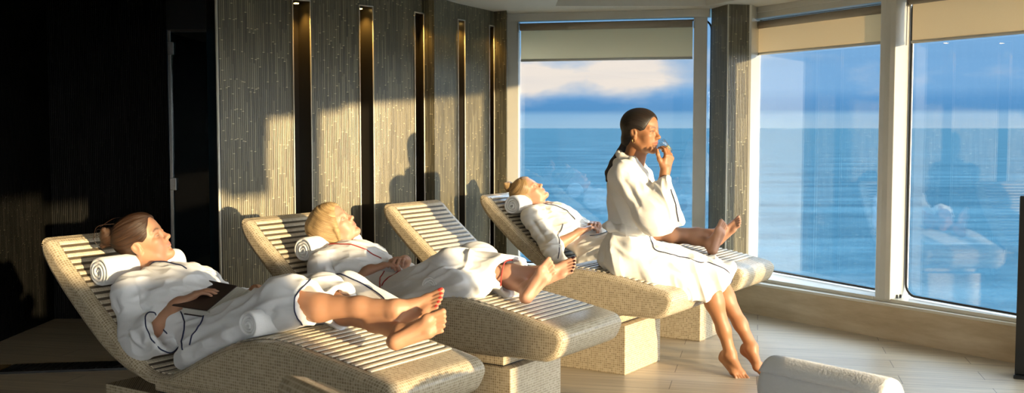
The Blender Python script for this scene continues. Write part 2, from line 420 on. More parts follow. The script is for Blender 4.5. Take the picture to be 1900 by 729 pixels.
def head(fr, smile=0, eyes='closed', jaw=1.0):
    fr.ell((-.014,0,.032),(.092,.073,.080),.0); fr.ell((.030,0,.030),(.058,.062,.058),.03)
    fr.ell((.022,0,-.030),(.062,.060,.078),.03); fr.ell((.045,0,-.060),(.040,.040,.048),.03)
    for s in (1,-1):
        fr.cap((-.010,s*.054,-.050),(.030,s*.040,-.088),.017,.014,.02); fr.cap((.030,s*.040,-.088),(.070,s*.010,-.103),.014,.014,.02)
        fr.ell((.056,s*.040,-.026),(.026,.022,.020),.02)
        fr.ell((.052,s*.034,-.058),(.024,.018,.026),.02)
        fr.ell((.102,s*.031,-.004),(.022,.021,.013),.012,True)
        fr.cap((.082,s*.016,.013),(.072,s*.045,.016),.007,.006,.014)
        fr.ell((.0735,s*.031,-.004),(.0145,.0165,.0120),.004)
        # ear
        fr.ell((-.010,s*.073,-.012),(.019,.0075,.031),.006,rot=(-12,'Y'))
        fr.ell((-.006,s*.081,-.006),(.009,.006,.017),.004,True,rot=(-12,'Y'))
        fr.cap((-.001,s*.073,-.030),(-.004,s*.072,-.038),.0075,.006,.006)
        # nose wing
        fr.ell((.093,s*.0115,-.039),(.011,.0075,.0085),.006)
    fr.cap((.084,0,.008),(.104,0,-.032),.0065,.0085,.012); fr.ell((.106,0,-.034),(.0095,.0095,.009),.008)
    for s in (1,-1): fr.ell((.100,s*.007,-.046),(.006,.0035,.004),.003,True)
    fr.ell((.068,0,-.062),(.024,.027,.024),.015)
    fr.ell((.074,0,-.101),(.016,.019,.014),.018)
    zc=-.066
    for s in (1,-1):
        cz=zc+.004*smile
        fr.cap((.0915,s*.004,zc+.006),(.079,s*.024,cz),.0058,.0030,.005)
        fr.cap((.0900,s*.003,zc-.006),(.079,s*.022,cz-.001),.0066,.0032,.005)
        fr.cap((.0975,s*.0,zc+.0),(.083,s*.024,cz),.0015+.001*smile,.001,.002,True)
    fr.ell((.0915,0,-.083),(.006,.014,.005),.010,True)
def head_tint(fr,v,T,brow=1.0,eyes='closed',smile=0):
    p=fr.loc(v); 
    def g(c,r): return np.exp(-(((p-np.array(c))/np.array(r))**2).sum(1)*1.0)
    m=p[:,0]>.05; zc=-.066
    lip=np.clip((1-((p[:,1]/.025)**2))*1.4,0,1)*np.exp(-((p[:,2]-zc-.001)/.0085)**4)*(p[:,0]>.074); T[:,0]=np.maximum(T[:,0],lip*.85*m)
    for s in (1,-1):
        for (x,y,z,r) in ((.07,.018,.016,.0042),(.07,.026,.0195,.0045),(.07,.034,.020,.0042),(.07,.042,.017,.0036)):
            T[:,2]=np.maximum(T[:,2],brow*.85*np.exp(-(((p[:,1]-s*y)/.0065)**2+((p[:,2]-z)/r)**2)**1)*(p[:,0]>.045))
        if eyes=='closed':
            arc=-.0095+ .05*0+((p[:,1]-s*.031)/.0165)**2*.0045
            T[:,2]=np.maximum(T[:,2],.9*np.exp(-((p[:,2]-arc)/.0016)**2)*(np.abs(p[:,1]-s*.031)<.0165)*(p[:,0]>.06))
        else:
            T[:,2]=np.maximum(T[:,2],.9*np.exp(-((p[:,2]-(.0015-((p[:,1]-s*.031)/.0165)**2*.005))/.0018)**2)*(np.abs(p[:,1]-s*.031)<.017)*(p[:,0]>.06))
            T[:,2]=np.maximum(T[:,2],.95*np.exp(-(((p[:,1]-s*.033)/.005)**2+((p[:,2]+.0035)/.0045)**2)**2)*(p[:,0]>.07))
def hand(fr, curl=(30,30,30,30), thumb=(25,20), spread=4, mcp=20, side=1):
    """wrist at origin, x to the fingers, y to the thumb, z the back of the hand"""
    s=1
    fr.cap((-.02,0,0),(.012,0,0),.025,.025,.015); fr.ell((.0,0,0),(.03,.028,.020),.015)
    for y in (.026,.009,-.009,-.026): fr.cap((.012,y*.7,0),(.078,y,.001),.015,.0115,.012)
    fr.ell((.045,.0,-.004),(.045,.036,.013),.012); fr.ell((.035,.026,-.010),(.03,.016,.014),.012)
    L=[(.042,.025,.019),(.046,.029,.020),(.042,.027,.020),(.033,.021,.018)]
    for i,(y,c) in enumerate(zip((.029,.010,-.010,-.028),curl)):
        a=-R(mcp); az=R(spread)*(1.5-i); p=np.array((.082-.006*abs(i-1)*.8,y,.002)); r=(.0100,.0092,.0084,.0074) if i<3 else (.0088,.0080,.0073,.0066)
        fr.ell(p,(.011,.010,.0095),.008)
        for j in range(3):
            d=np.array((math.cos(a)*math.cos(az),math.cos(a)*math.sin(az),math.sin(a))); q=p+d*L[i][j]
            fr.cap(p,q,r[j],r[j+1],.003 if j else .006); p=q; a-=R(c)
    t0=np.array((.018,.026,-.008)); d=np.array((.72,.66,-.25)); d/=np.linalg.norm(d); t1=t0+d*.040
    a=R(thumb[0]); d2=np.array((.86,.45,-.3))*1.0; d2=d2/np.linalg.norm(d2); t2=t1+d2*.032
    d3=np.array((.95,.30-thumb[1]*.012,-.3)); d3/=np.linalg.norm(d3); t3=t2+d3*.024
    fr.chain([t0,t1,t2,t3],[.015,.0125,.0105,.0085],.008)
def foot(fr):
    """ankle at origin, x to the toes, y to the big-toe side, z up the shin"""
    fr.ell((-.028,0,-.040),(.034,.028,.036),.015); fr.ell((0,0,-.005),(.036,.031,.034),.02)
    for y in (.030,-.030): fr.ell((.0,y,-.004),(.011,.008,.012),.012)
    fr.cap((.0,0,-.012),(.085,.008,-.046),.033,.024,.02); fr.cap((-.03,-.010,-.055),(.085,-.024,-.060),.019,.015,.015)
    fr.cap((-.028,.006,-.058),(.10,.018,-.057),.018,.017,.012)
    fr.ell((.108,.018,-.054),(.026,.026,.019),.014); fr.ell((.095,-.020,-.057),(.026,.022,.015),.014)
    fr.ell((.035,.040,-.078),(.042,.026,.016),.02,True)
    T=[((.118,.028,-.054),(.166,.024,-.056),.0130,.0125),((.120,.008,-.053),(.163,.006,-.058),.0088,.0086),((.115,-.006,-.054),(.156,-.009,-.060),.0084,.0082),((.108,-.019,-.056),(.146,-.023,-.061),.0080,.0079),((.098,-.031,-.058),(.133,-.036,-.062),.0078,.0078)]
    for a,b,r0,r1 in T: fr.cap(a,b,r0*.9,r1,.004)
    fr.toes=T
def foot_tint(fr,v,T,val=1.0):
    p=fr.loc(v)
    for a,b,r0,r1 in fr.toes:
        c=np.array(b)+np.array((.003,0,r1*.85)); q=(p-c)/np.array((.0072 if r1<.01 else .0095,.0058 if r1<.01 else .0085,.0065)); T[:,1]=np.maximum(T[:,1],val*np.clip(1.6-(q**4).sum(1),0,1))
def limb_arm(V,sh,el,wr,k=.02,t=1.0):
    sh,el,wr=map(np.array,(sh,el,wr)); V.cap(sh,el,.042*t,.034*t,k); m=el+(wr-el)*.25
    V.chain([el,m,wr],[.034*t,.037*t,.0235*t],k)
def limb_leg(V,hip,kn,an,t=1.0,back=(0,0,-1)):
    hip,kn,an=map(lambda p:np.array(p,float),(hip,kn,an)); V.cap(hip,kn,.078*t,.052*t,.03)
    b=np.array(back,float); c=kn+(an-kn)*.3+b*.014; d=kn+(an-kn)*.68+b*.002
    V.chain([kn,c,d,an],[.047*t,.048*t,.034*t,.030*t],.03)

# ------------------------------------------------------------------ camera frame constants
CAM_H=1.3; FPX=1992.57; PITCH=R(3.661)
LANG=R(-33.3)
LOC=[(-1.944,4.434),(-1.352,5.386),(-.751,6.395),(-.200,7.287)]
LW=.54

# ------------------------------------------------------------------ loungers
TOP=[(0,.838),(.03,.826),(.11,.752),(.20,.680),(.30,.600),(.40,.523),(.49,.455),(.57,.393),(.63,.362),(.69,.352),(.76,.362),(.85,.402),(.95,.453),(1.063,.502),(1.154,.532),(1.26,.549),(1.36,.547),(1.48,.532),(1.60,.513),(1.73,.490),(1.80,.476)]
BOT=[(1.838,.466),(1.860,.446),(1.868,.425),(1.860,.395),(1.835,.352),(1.79,.328),(1.74,.322),(1.58,.322),(1.30,.322),(1.0,.322),(.80,.318),(.68,.318),(.58,.330),(.47,.365),(.34,.437),(.17,.572),(.05,.680),(.0,.735),(-.03,.785),(-.034,.820),(-.018,.842)]
TOPC=[tuple(p) for p in catmull(TOP,4)]
BOTC=[tuple(p) for p in catmull([TOP[-1]]+BOT+[TOP[0]],4)][1:-1]
def top_z(a):
    xs=[p[0] for p in TOPC]; zs=[p[1] for p in TOPC]; return float(np.interp(a,xs,zs))
LOOP=np.array(TOPC+BOTC)
def loop_normals(P):
    n=len(P); T=np.roll(P,-1,0)-np.roll(P,1,0); T/=np.linalg.norm(T,axis=1)[:,None]; return np.stack([-T[:,1],T[:,0]],1)  # outward? fixed below
LN=loop_normals(LOOP); 
ctr=np.array([.9,.43]); 
if (LN[10]@np.array([.6,.8]))<0: LN=-LN
ARC=np.concatenate([[0],np.cumsum(np.linalg.norm(np.diff(np.vstack([LOOP,LOOP[:1]]),axis=0),axis=1))])
TOPARC=ARC[:len(TOPC)]
def lounger_meshes():
    r=.030; N=len(LOOP); K=6
    prof=[(r*(1-math.cos(math.pi/2*i/K)), r*(1-math.sin(math.pi/2*i/K))) for i in range(K+1)]
    rows=[(b,ins) for b,ins in prof]+[(LW-b,ins) for b,ins in reversed(prof)]
    vs=[];
    for b,ins in rows:
        for j in range(N):
            p=LOOP[j]-LN[j]*ins; vs.append((p[0],b,p[1]))
    fs=[];fm=[];uv=[]
    wr=[0]
    for i in range(1,len(rows)): wr.append(wr[-1]+math.hypot(rows[i][0]-rows[i-1][0],rows[i][1]-rows[i-1][1]))
    for i in range(len(rows)-1):
        for j in range(N):
            j2=(j+1)%N; fs.append((i*N+j,i*N+j2,(i+1)*N+j2,(i+1)*N+j)); fm.append(0)
            uv+= [(ARC[j],wr[i]),(ARC[j+1],wr[i]),(ARC[j+1],wr[i+1]),(ARC[j],wr[i+1])]
    from mathutils.geometry import tessellate_polygon
    tris=tessellate_polygon([[Vector((vs[j][0],vs[j][2],0)) for j in range(N)]]); k=(len(rows)-1)*N
    def orient(t,sgn):
        a,b,c=[Vector(vs[i]) for i in t]; n=(b-a).cross(c-a); return t if n.y*sgn>0 else (t[0],t[2],t[1])
    for t in tris:
        t=tuple(t); fs.append(orient(t,-1)); fm.append(1); uv+=[(0,0)]*3
        t=tuple(i+k for i in t); fs.append(orient(t,1)); fm.append(1); uv+=[(0,0)]*3
    return vs,fs,fm,uv
def rib_mesh():
    """raised pale ribs across the couch over a dark tiled bed"""
    b0,b1=.045,LW-.045; P=np.array(TOPC); s0,s1=.035,TOPARC[-1]-.03
    def at(s,h=0):
        x=np.interp(s,TOPARC,P[:,0]);z=np.interp(s,TOPARC,P[:,1]); e=.01
        dx=np.interp(s+e,TOPARC,P[:,0])-np.interp(s-e,TOPARC,P[:,0]);dz=np.interp(s+e,TOPARC,P[:,1])-np.interp(s-e,TOPARC,P[:,1]);L=math.hypot(dx,dz)
        return x-dz/L*h,z+dx/L*h
    vs=[];fs=[];fm=[];uv=[]
    def strip(sl,hl,m):
        o=len(vs)
        for s,h in zip(sl,hl):
            x,z=at(s,h); vs.append((x,b0,z)); vs.append((x,b1,z))
        for i in range(len(sl)-1):
            fs.append((o+2*i,o+2*i+2,o+2*i+3,o+2*i+1)); fm.append(m); uv.extend([(sl[i],b0),(sl[i+1],b0),(sl[i+1],b1),(sl[i],b1)])
        return o
    per=.0350; s1=s0+per*int((s1-s0-.020)/per)+.0195; n=60; sl=np.linspace(s0-.002,s1+.002,n+1); strip(sl,[.0012]*(n+1),1)
    s=s0
    while s+.0190<s1+.001:
        w=.0195; q=[0,.06,.18,.5,.82,.94,1]; h=[.001,.0042,.0058,.0064,.0058,.0042,.001]
        o=strip([s+w*t for t in q],h,0); m=len(q)
        fs.append(tuple(o+2*i for i in range(m))); fm.append(0); uv.extend([(0,0)]*m)
        fs.append(tuple(o+2*i+1 for i in reversed(range(m)))); fm.append(0); uv.extend([(0,0)]*m)
        s+=per
    return vs,fs,fm,uv
def make_lounger():
    root=empty('heated_lounger')
    vs,fs,fm,uv=lounger_meshes(); sh=mesh_obj('couch_shell',vs,fs,[M['mosaic_uv'],M['mosaic_xz']],root,True,fm,uv)
    for p in sh.data.polygons:
        if p.material_index==1: p.use_smooth=False
    vs,fs,fm,uv=rib_mesh(); mesh_obj('ribbed_top',vs,fs,[M['rib'],M['groove']],root,False,fm,uv)
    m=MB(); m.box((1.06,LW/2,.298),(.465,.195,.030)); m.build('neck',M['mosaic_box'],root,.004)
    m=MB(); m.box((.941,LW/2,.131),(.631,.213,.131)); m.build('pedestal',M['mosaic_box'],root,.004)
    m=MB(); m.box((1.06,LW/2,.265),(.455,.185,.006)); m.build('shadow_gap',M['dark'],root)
    return root
def copy_tree(o,parent=None):
    c=o.copy(); COL.objects.link(c); c.parent=parent
    for ch in list(o.children): copy_tree(ch,c)
    return c
L1=make_lounger(); loungers=[L1]
for i in range(1,5): loungers.append(copy_tree(L1))
for o,(x,y) in zip(loungers,LOC): o.location=(x,y,0); o.rotation_euler=(0,0,LANG)
L0=loungers[4]; L0.location=(-.10,1.56,0); L0.rotation_euler=(0,0,R(36))
G='curved mosaic loungers'
tag(loungers[0],'mosaic heated lounger at far left holding the woman with the dark book','lounger',G)
tag(loungers[1],'mosaic heated lounger holding the blonde bobbed woman in the red-piped robe','lounger',G)
tag(loungers[2],'mosaic heated lounger with an empty sunlit backrest, a drinking woman on its foot end','lounger',G)
tag(loungers[3],'mosaic heated lounger nearest the windows, holding the woman with a blonde bun','lounger',G)
tag(loungers[4],'foreground mosaic lounger cut off by the bottom edge, only its rounded corner in view','lounger',G)

# ------------------------------------------------------------------ towels
def towel_mesh(r=.062,length=.36,turns=3.6,seed=1,flat=1.0):
    rs=random.Random(seed); n=int(turns*36); th=r/turns*.96; pin=[];pout=[]
    for i in range(n+1):
        t=i/n; a=t*turns*2*math.pi; rc=th*.35+(r-th*.55)*t; wob=1+.02*math.sin(a*3+seed)
        c=(math.cos(a),math.sin(a)); hw=th*.492*(1 if i<n-3 else (n-i+.6)/4)
        pin.append((c[0]*(rc-hw)*wob,c[1]*(rc-hw)*wob)); pout.append((c[0]*(rc+hw)*wob,c[1]*(rc+hw)*wob))
    L=length/2; xs=[-L,-L+.004,-L+.016,-L*.6,-L*.2,L*.2,L*.6,L-.016,L-.004,L]; sc=[.0,.6,1,1,1,1,1,1,.6,.0]
    sec=pin+pout[::-1]; mid=[((a[0]+b[0])/2,(a[1]+b[1])/2) for a,b in zip(pin,pout)]; mid=mid+mid[::-1]
    vs=[];fs=[];m=len(sec)
    for x,s in zip(xs,sc):
        for p,q in zip(sec,mid):
            y=q[0]+(p[0]-q[0])*(.25+.75*s); z=q[1]+(p[1]-q[1])*(.25+.75*s); w=.0015*math.sin(x*40+math.atan2(z,y)*2+seed)
            vs.append((x+.002*math.sin(8*math.hypot(y,z)/r+seed),y*(1+w*8),z*flat*(1+w*8)))
    for i in range(len(xs)-1):
        for j in range(m): fs.append((i*m+j,(i+1)*m+j,(i+1)*m+(j+1)%m,i*m+(j+1)%m))
    h=len(pin)
    for base,rev in ((0,False),((len(xs)-1)*m,True)):
        for i in range(h-1):
            q=(base+i,base+i+1,base+m-2-i,base+m-1-i); fs.append(q if not rev else q[::-1])
    return vs,fs
def towel(label,loc,ax,r=.062,length=.36,seed=1,group='rolled white towels',parent_rot=0,twist=0,flat=1.0):
    vs,fs=towel_mesh(r,length,3.6,seed,flat); o=mesh_obj('rolled_towel',vs,fs,M['towel'],None,True)
    X=Vector(ax).normalized(); Z=Vector((0,0,1)); Z=(Z-X*Z.dot(X)).normalized(); Y=Z.cross(X)
    mt=Matrix((X,Y,Z)).transposed().to_4x4(); mt=Matrix.Translation(loc)@mt@Matrix.Rotation(R(twist),4,'X'); o.matrix_world=mt
    return tag(o,label,'towel',group)
def LP(i,a,b,z=0):
    x,y=LOC[i]; c,s=math.cos(LANG),math.sin(LANG); return Vector((x+a*c-b*s,y+a*s+b*c,z))
def LD(a,b,z=0):
    c,s=math.cos(LANG),math.sin(LANG); return Vector((a*c-b*s,a*s+b*c,z))

# ------------------------------------------------------------------ people
M['skin_tanned']=skin('skin_tanned',(.50,.265,.155),(.42,.20,.115),(.50,.16,.13))
M['skin_fair']=skin('skin_fair',(.54,.30,.20),(.46,.225,.145),(.52,.17,.13))
M['skin_pale']=skin('skin_pale',(.50,.27,.17),(.43,.21,.13),(.50,.18,.14))
M['skin_brown']=skin('skin_brown',(.36,.165,.075),(.27,.115,.05),(.30,.08,.06))
M['hair_brown']=hairm('brown hair',(.012,.006,.004),(.085,.038,.016)); M['hair_blonde']=hairm('blonde hair',(.20,.11,.04),(.66,.46,.22))
M['hair_ash']=hairm('dark blonde hair',(.12,.065,.025),(.50,.33,.15)); M['hair_black']=hairm('black hair',(.006,.005,.004),(.035,.022,.014))
def nrm(v): v=np.array(v,float); return v/np.linalg.norm(v)
def imgframe(Rab,roll,yaw):
    """head axes from a sideways direction Rab (a,b), a tilt (deg) and a turn towards the near side (deg)"""
    Rv=nrm((Rab[0],Rab[1],0)); T=np.array((Rv[1],-Rv[0],0)); Z=np.array((0,0,1.0)); r,y=R(roll),R(yaw)
    X=math.cos(y)*(math.cos(r)*Rv+math.sin(r)*Z)+math.sin(y)*T; U=-math.sin(r)*Rv+math.cos(r)*Z
    return X,U
def flow_from(v,anchor):
    d=v-np.array(anchor); r=np.linalg.norm(d,axis=1)+1e-6; d=d/r[:,None]
    return np.stack([np.arctan2(d[:,1],d[:,0])*.1,np.arcsin(np.clip(d[:,2],-1,1))*.1,r],1)
def bvh_of(o):
    me=o.data; return BVHTree.FromPolygons([v.co for v in me.vertices],[tuple(p.vertices) for p in me.polygons])
def piping(robe,pts,mat,off,r=.0027,up=.0030,name='piping',n=10):
    """cord sewn onto the cloth: the path is snapped to the robe surface"""
    bt=robe['_bvh'] if '_bvh' in robe else None
    bt=BV[robe.name]; out=[]
    for p in catmull(pts,n):
        q,nn,_,d=bt.find_nearest(Vector(p)-Vector(off))
        out.append(q+nn*up)
    m=MB()
    # soften
    for _ in range(2): out=[out[0]]+[(out[i-1]+out[i]*2+out[i+1])/4 for i in range(1,len(out)-1)]+[out[-1]]
    m.tube(out,r,6); return m.build(name,mat,robe)
BV={}
def robe_obj(name,v,f,mat,parent,off):
    o=vol_obj(name,v-np.array(off),f,mat,parent); BV[o.name]=bvh_of(o); return o
def nearest_n(v,n): return n
def head_hair(fr,style,h=.003,vol_pad=.16):
    V=Vol(fr.o-vol_pad-.02,fr.o+vol_pad+.02,h); old=fr.v; fr.v=V
    fr.ell((-.018,0,.036),(.102,.082,.089),0); fr.ell((.012,0,.045),(.080,.076,.072),.02)
    if style=='bob':
        fr.ell((.11,0,-.040),(.088,.080,.112),.006,True)
        for s in (1,-1):
            fr.ell((-.010,s*.066,-.002),(.056,.024,.072),.02); fr.ell((-.035,s*.050,-.055),(.045,.032,.052),.02); fr.cap((.052,s*.052,.050),(.034,s*.080,-.020),.016,.009,.016)
            fr.cap((.034,s*.080,-.020),(.010,s*.078,-.070),.009,.006,.01)
        fr.ell((-.065,0,-.020),(.055,.070,.080),.02); fr.ell((-.080,0,.030),(.060,.070,.070),.02)
        anchor=(.03,.0,.125)
    else:
        fr.ell((.11,0,-.035),(.093,.086,.116),.005,True)
        for s in (1,-1): fr.ell((.006,s*.088,-.022),(.031,.030,.040),.005,True)
        anchor=(-.115,0,.0)
        if style=='bun':
            anchor=(-.108,0,.072); fr.ell((-.112,0,.076),(.040,.044,.042),.012); fr.cap((-.135,.02,.100),(-.105,-.03,.115),.015,.012,.01); fr.cap((-.152,-.015,.06),(-.135,.03,.050),.013,.013,.01)
            fr.ell((-.060,0,-.040),(.045,.055,.045),.02)
        if style=='bunhigh':
            fr.ell((-.050,0,.138),(.032,.036,.030),.010); fr.cap((-.070,.02,.150),(-.045,-.02,.164),.012,.010,.01); fr.cap((-.085,.0,.120),(-.083,.015,.145),.010,.008,.01)
            anchor=(-.045,0,.12); fr.ell((-.060,0,-.035),(.042,.052,.040),.02)
        if style=='tail':
            fr.ell((-.062,0,-.040),(.050,.056,.052),.02); fr.cap((-.085,0,-.040),(-.100,0,-.072),.028,.020,.015)
            anchor=(-.105,0,-.065)
    v,f=V.mesh(); fr.v=old; v=relax(v,f,1,.4); n=vnormals(v,f); p=fr.loc(v); fl=flow_from(p,anchor)
    if style!='bob':
        an=np.array(anchor); ang=np.arctan2(p[:,1]-an[1],p[:,2]-an[2]+.35*(p[:,0]-an[0])*0); fl=np.stack([ang*.075,ang*.02,p[:,0]*.8],1)
    if style=='bob':
        s_=p[:,0]*.85+.45*p[:,2]-.6*np.maximum(-p[:,2],0)**1.5; fl=np.stack([s_*1.3,s_*.4,np.abs(p[:,1])-p[:,2]],1)
    v=v+n*(.0022*pnoise(fl*np.array((75,75,4.))))[:,None]
    return v,f,fl
def strands(fr,anchor_pts,mat,parent,off,name='loose_strands',r=.0009):
    m=MB()
    for pts in anchor_pts: m.tube([fr.w(p)-np.array(off) for p in catmull(pts,5)],r,4)
    return m.build(name,mat,parent)

def recliner(i,label,P,group=None):
    off=np.array((.75,.27,top_z(.75))); root=empty('person',LP(i,*off),LANG); tag(root,label,'person',group)
    J=P['J']; h=.003
    V=Vol((-.04,-.06,.33),(2.02,.60,1.06),h)
    X,U=imgframe(P['Rab'],P['tilt'],P['yaw']); fr=Fr(V,P['head'],X,U)
    S=nrm(J['shC']-J['pel']); N_=nrm((-S[2],0,S[0])) if S[0]<0 else nrm((S[2],0,-S[0])); 
    if N_[2]<0: N_=-N_
    B=np.array((0,1.0,0)); A=[S,B,N_]
    # body under the robe
    V.ell(J['pel'],(.11,.155,.085),0,A); mid=(J['pel']*.5+J['shC']*.5); V.ell(mid,(.15,.12,.08),.05,A); V.ell(J['shC']*.78+J['pel']*.22,(.12,.145,.085),.05,A)
    V.cap(J['shR'],J['shL'],.052,.052,.04)
    nb=J['shC']+S*.025; V.cap(nb,fr.w((-.012,0,-.045)),.056,.048,.03); V.cap(nb-N_*.0,fr.w((.01,0,-.075)),.046,.038,.03)
    for s in ('R','L'):
        limb_arm(V,J['sh'+s],J['el'+s],J['wr'+s]); 
        limb_leg(V,J['hip'+s],J['kn'+s],J['an'+s])
    head(fr,P.get('smile',0))
    fts=[]
    for s,(Fx,Dz) in P['feet'].items():
        ff=Fr(V,J['an'+s],Fx,Dz,.98,1 if s=='R' else -1); foot(ff); fts.append(ff)
    for s,(Hx,Dz,kw) in P['hands'].items():
        hf=Fr(V,J['wr'+s],Hx,Dz,.94,1 if s=='R' else -1); hand(hf,**kw); fts.append(hf) if False else None
    v,f=V.mesh(); v=relax(v,f,1,.35); T=np.zeros((len(v),3)); head_tint(fr,v,T,P.get('brow',1),'closed',P.get('smile',0))
    for ff in fts: foot_tint(ff,v,T,P.get('nailval',1))
    body=vol_obj('body',v-off,f,M[P['skin']],root,T)
    hv,hf_,fl=head_hair(fr,P['hair']); vol_obj('hair',hv-off,hf_,M[P['hairm']],root,None,fl)
    # ---- robe
    W=Vol((.10,-.10,.33),(1.70,.66,.98),.0042)
    W.ell(J['shC']*.74+J['pel']*.26+N_*.008,(.150,.176,.108),0,A); W.ell(mid+N_*.004,(.16,.170,.100),.06,A); W.ell(J['pel']+S*.02,(.15,.180,.108),.06,A)
    W.cap(J['shR'],J['shL'],.066,.066,.05)
    # collar round the neck
    nx=nrm(fr.w((-.01,0,-.05))-nb); c0=nb+nx*.030; e1=B; e2=nrm(np.cross(nx,e1)); e2=e2 if e2@N_>0 else -e2
    ring=[]
    for k in range(-5,6):
        a=math.pi*1.5+ .52*k; ring.append(c0+(e1*math.cos(a)*.070+e2*math.sin(a)*.066)-nx*(.012+.006*math.sin(a)))
    W.chain(ring,[.013]*len(ring),.012)
    front=J['shC']*.55+J['pel']*.45+N_*.098
    W.chain([ring[0],(ring[0]+front)/2+N_*.020,front+B*.03],[.014,.015,.010],.018); W.chain([ring[-1],(ring[-1]+front)/2+N_*.022,front-B*.02],[.014,.016,.010],.018)
    # neckline opening
    W.group([tuple((nb+nx*.10,nb+nx*.02+N_*.02,.052,.050)),tuple((nb+nx*.05+N_*.04,front*.5+nb*.5+N_*.030,.040,.012))],.02,(),(),0) if False else None
    for (p0,p1,r0,r1) in ((nb+nx*.12,nb+nx*.03,.054,.054),(nb+nx*.05+N_*.03,(front*.45+nb*.55)+N_*.035,.040,.012)): W.cap(p0,p1,r0,r1,.008,True)
    for s in ('R','L'):
        c=P['cuff'][s]; sh,el,wr=J['sh'+s],J['el'+s],J['wr'+s]; ce=el+(wr-el)*c['t']+np.array(c.get('d',(0,0,0))); ax=nrm(wr-el)
        W.cap(sh,el+np.array(c.get('drop',(0,0,0))),.066,.064,.04)
        W.group([(el,ce+ax*.03,.058,c['r']),(el+np.array(c.get('drop',(0,0,0))),ce+ax*.03+np.array(c.get('drop2',(0,0,-.02))),.058,c['r'])],.03,[(ce,ax*.92+np.array(c.get('cut',(0,0,0))))],
                [(el+(ce-el)*.55,ce+ax*.05,.040,c['r']-.010),(el+(ce-el)*.65+np.array(c.get('drop2',(0,0,-.02)))*.8,ce+ax*.05+np.array(c.get('drop2',(0,0,-.02))),.036,c['r']-.012)],.035)
    K=P['skirt']; pos=[]
    for s in ('R','L'): pos+= [(J['hip'+s],J['kn'+s],.100,.080),(J['kn'+s],J['kn'+s]+(J['an'+s]-J['kn'+s])*K['over'],.080,.078)]
    pos+= [tuple(map(lambda q:np.array(q) if isinstance(q,(tuple,list)) else q,q)) for q in K.get('pos',[])]
    neg=[]
    for s in ('R','L'):
        a=J['kn'+s]+(J['an'+s]-J['kn'+s])*(K['hem']-.22); neg.append((a,J['an'+s],.060,.060))
    W.group(pos,.05,[(np.array(K['plane'][0]),K['plane'][1])],neg+K.get('neg',[]),.05)
    for q in K.get('drape',[]): W.cap(np.array(q[0],float),np.array(q[1],float),q[2],q[3],.035)
    v,f=W.mesh(); v=relax(v,f,1,.5); n=vnormals(v,f)
    v=fold(v,n,[(a_,w_*.9,h_*1.6) for a_,w_,h_ in P['folds']],P.get('noise',[([(3,0,1.6),(0,12,4),(-5,-3,15)],.0108,True),([(7,2,4),(-3,20,4),(-11,5,28)],.0065,True)]))
    robe=robe_obj('bathrobe',v,f,M[P.get('robem','robe')],root,off)
    for pts in P['piping']: piping(robe,pts,M[P['pipe']],off)
    for s in ('R','L'):          # piped cuff rims
        c=P['cuff'][s]
        if not c.get('rim',True): continue
        el,wr=J['el'+s],J['wr'+s]; ax=nrm(wr-el); ce=el+(wr-el)*c['t']+np.array(c.get('d',(0,0,0))); u=nrm(np.cross(ax,(0,0,1))); w_=np.cross(u,ax); nn=nrm(ax*.92+np.array(c.get('cut',(0,0,0))))
        d2=np.array(c.get('drop2',(0,0,-.02))); pts=[]
        for k in range(25):
            a=2*math.pi*k/24; q=ce+d2*.5*(1-math.sin(a))*.9+(u*math.cos(a)+w_*math.sin(a))*(c['r']-.002); q=q-nn*((q-ce)@nn); pts.append(q)
        piping(robe,pts,M[P['pipe']],off,.0027,.0032,'piping',2)
    return root,fr,robe,off
v3=lambda *a: np.array(a,float)
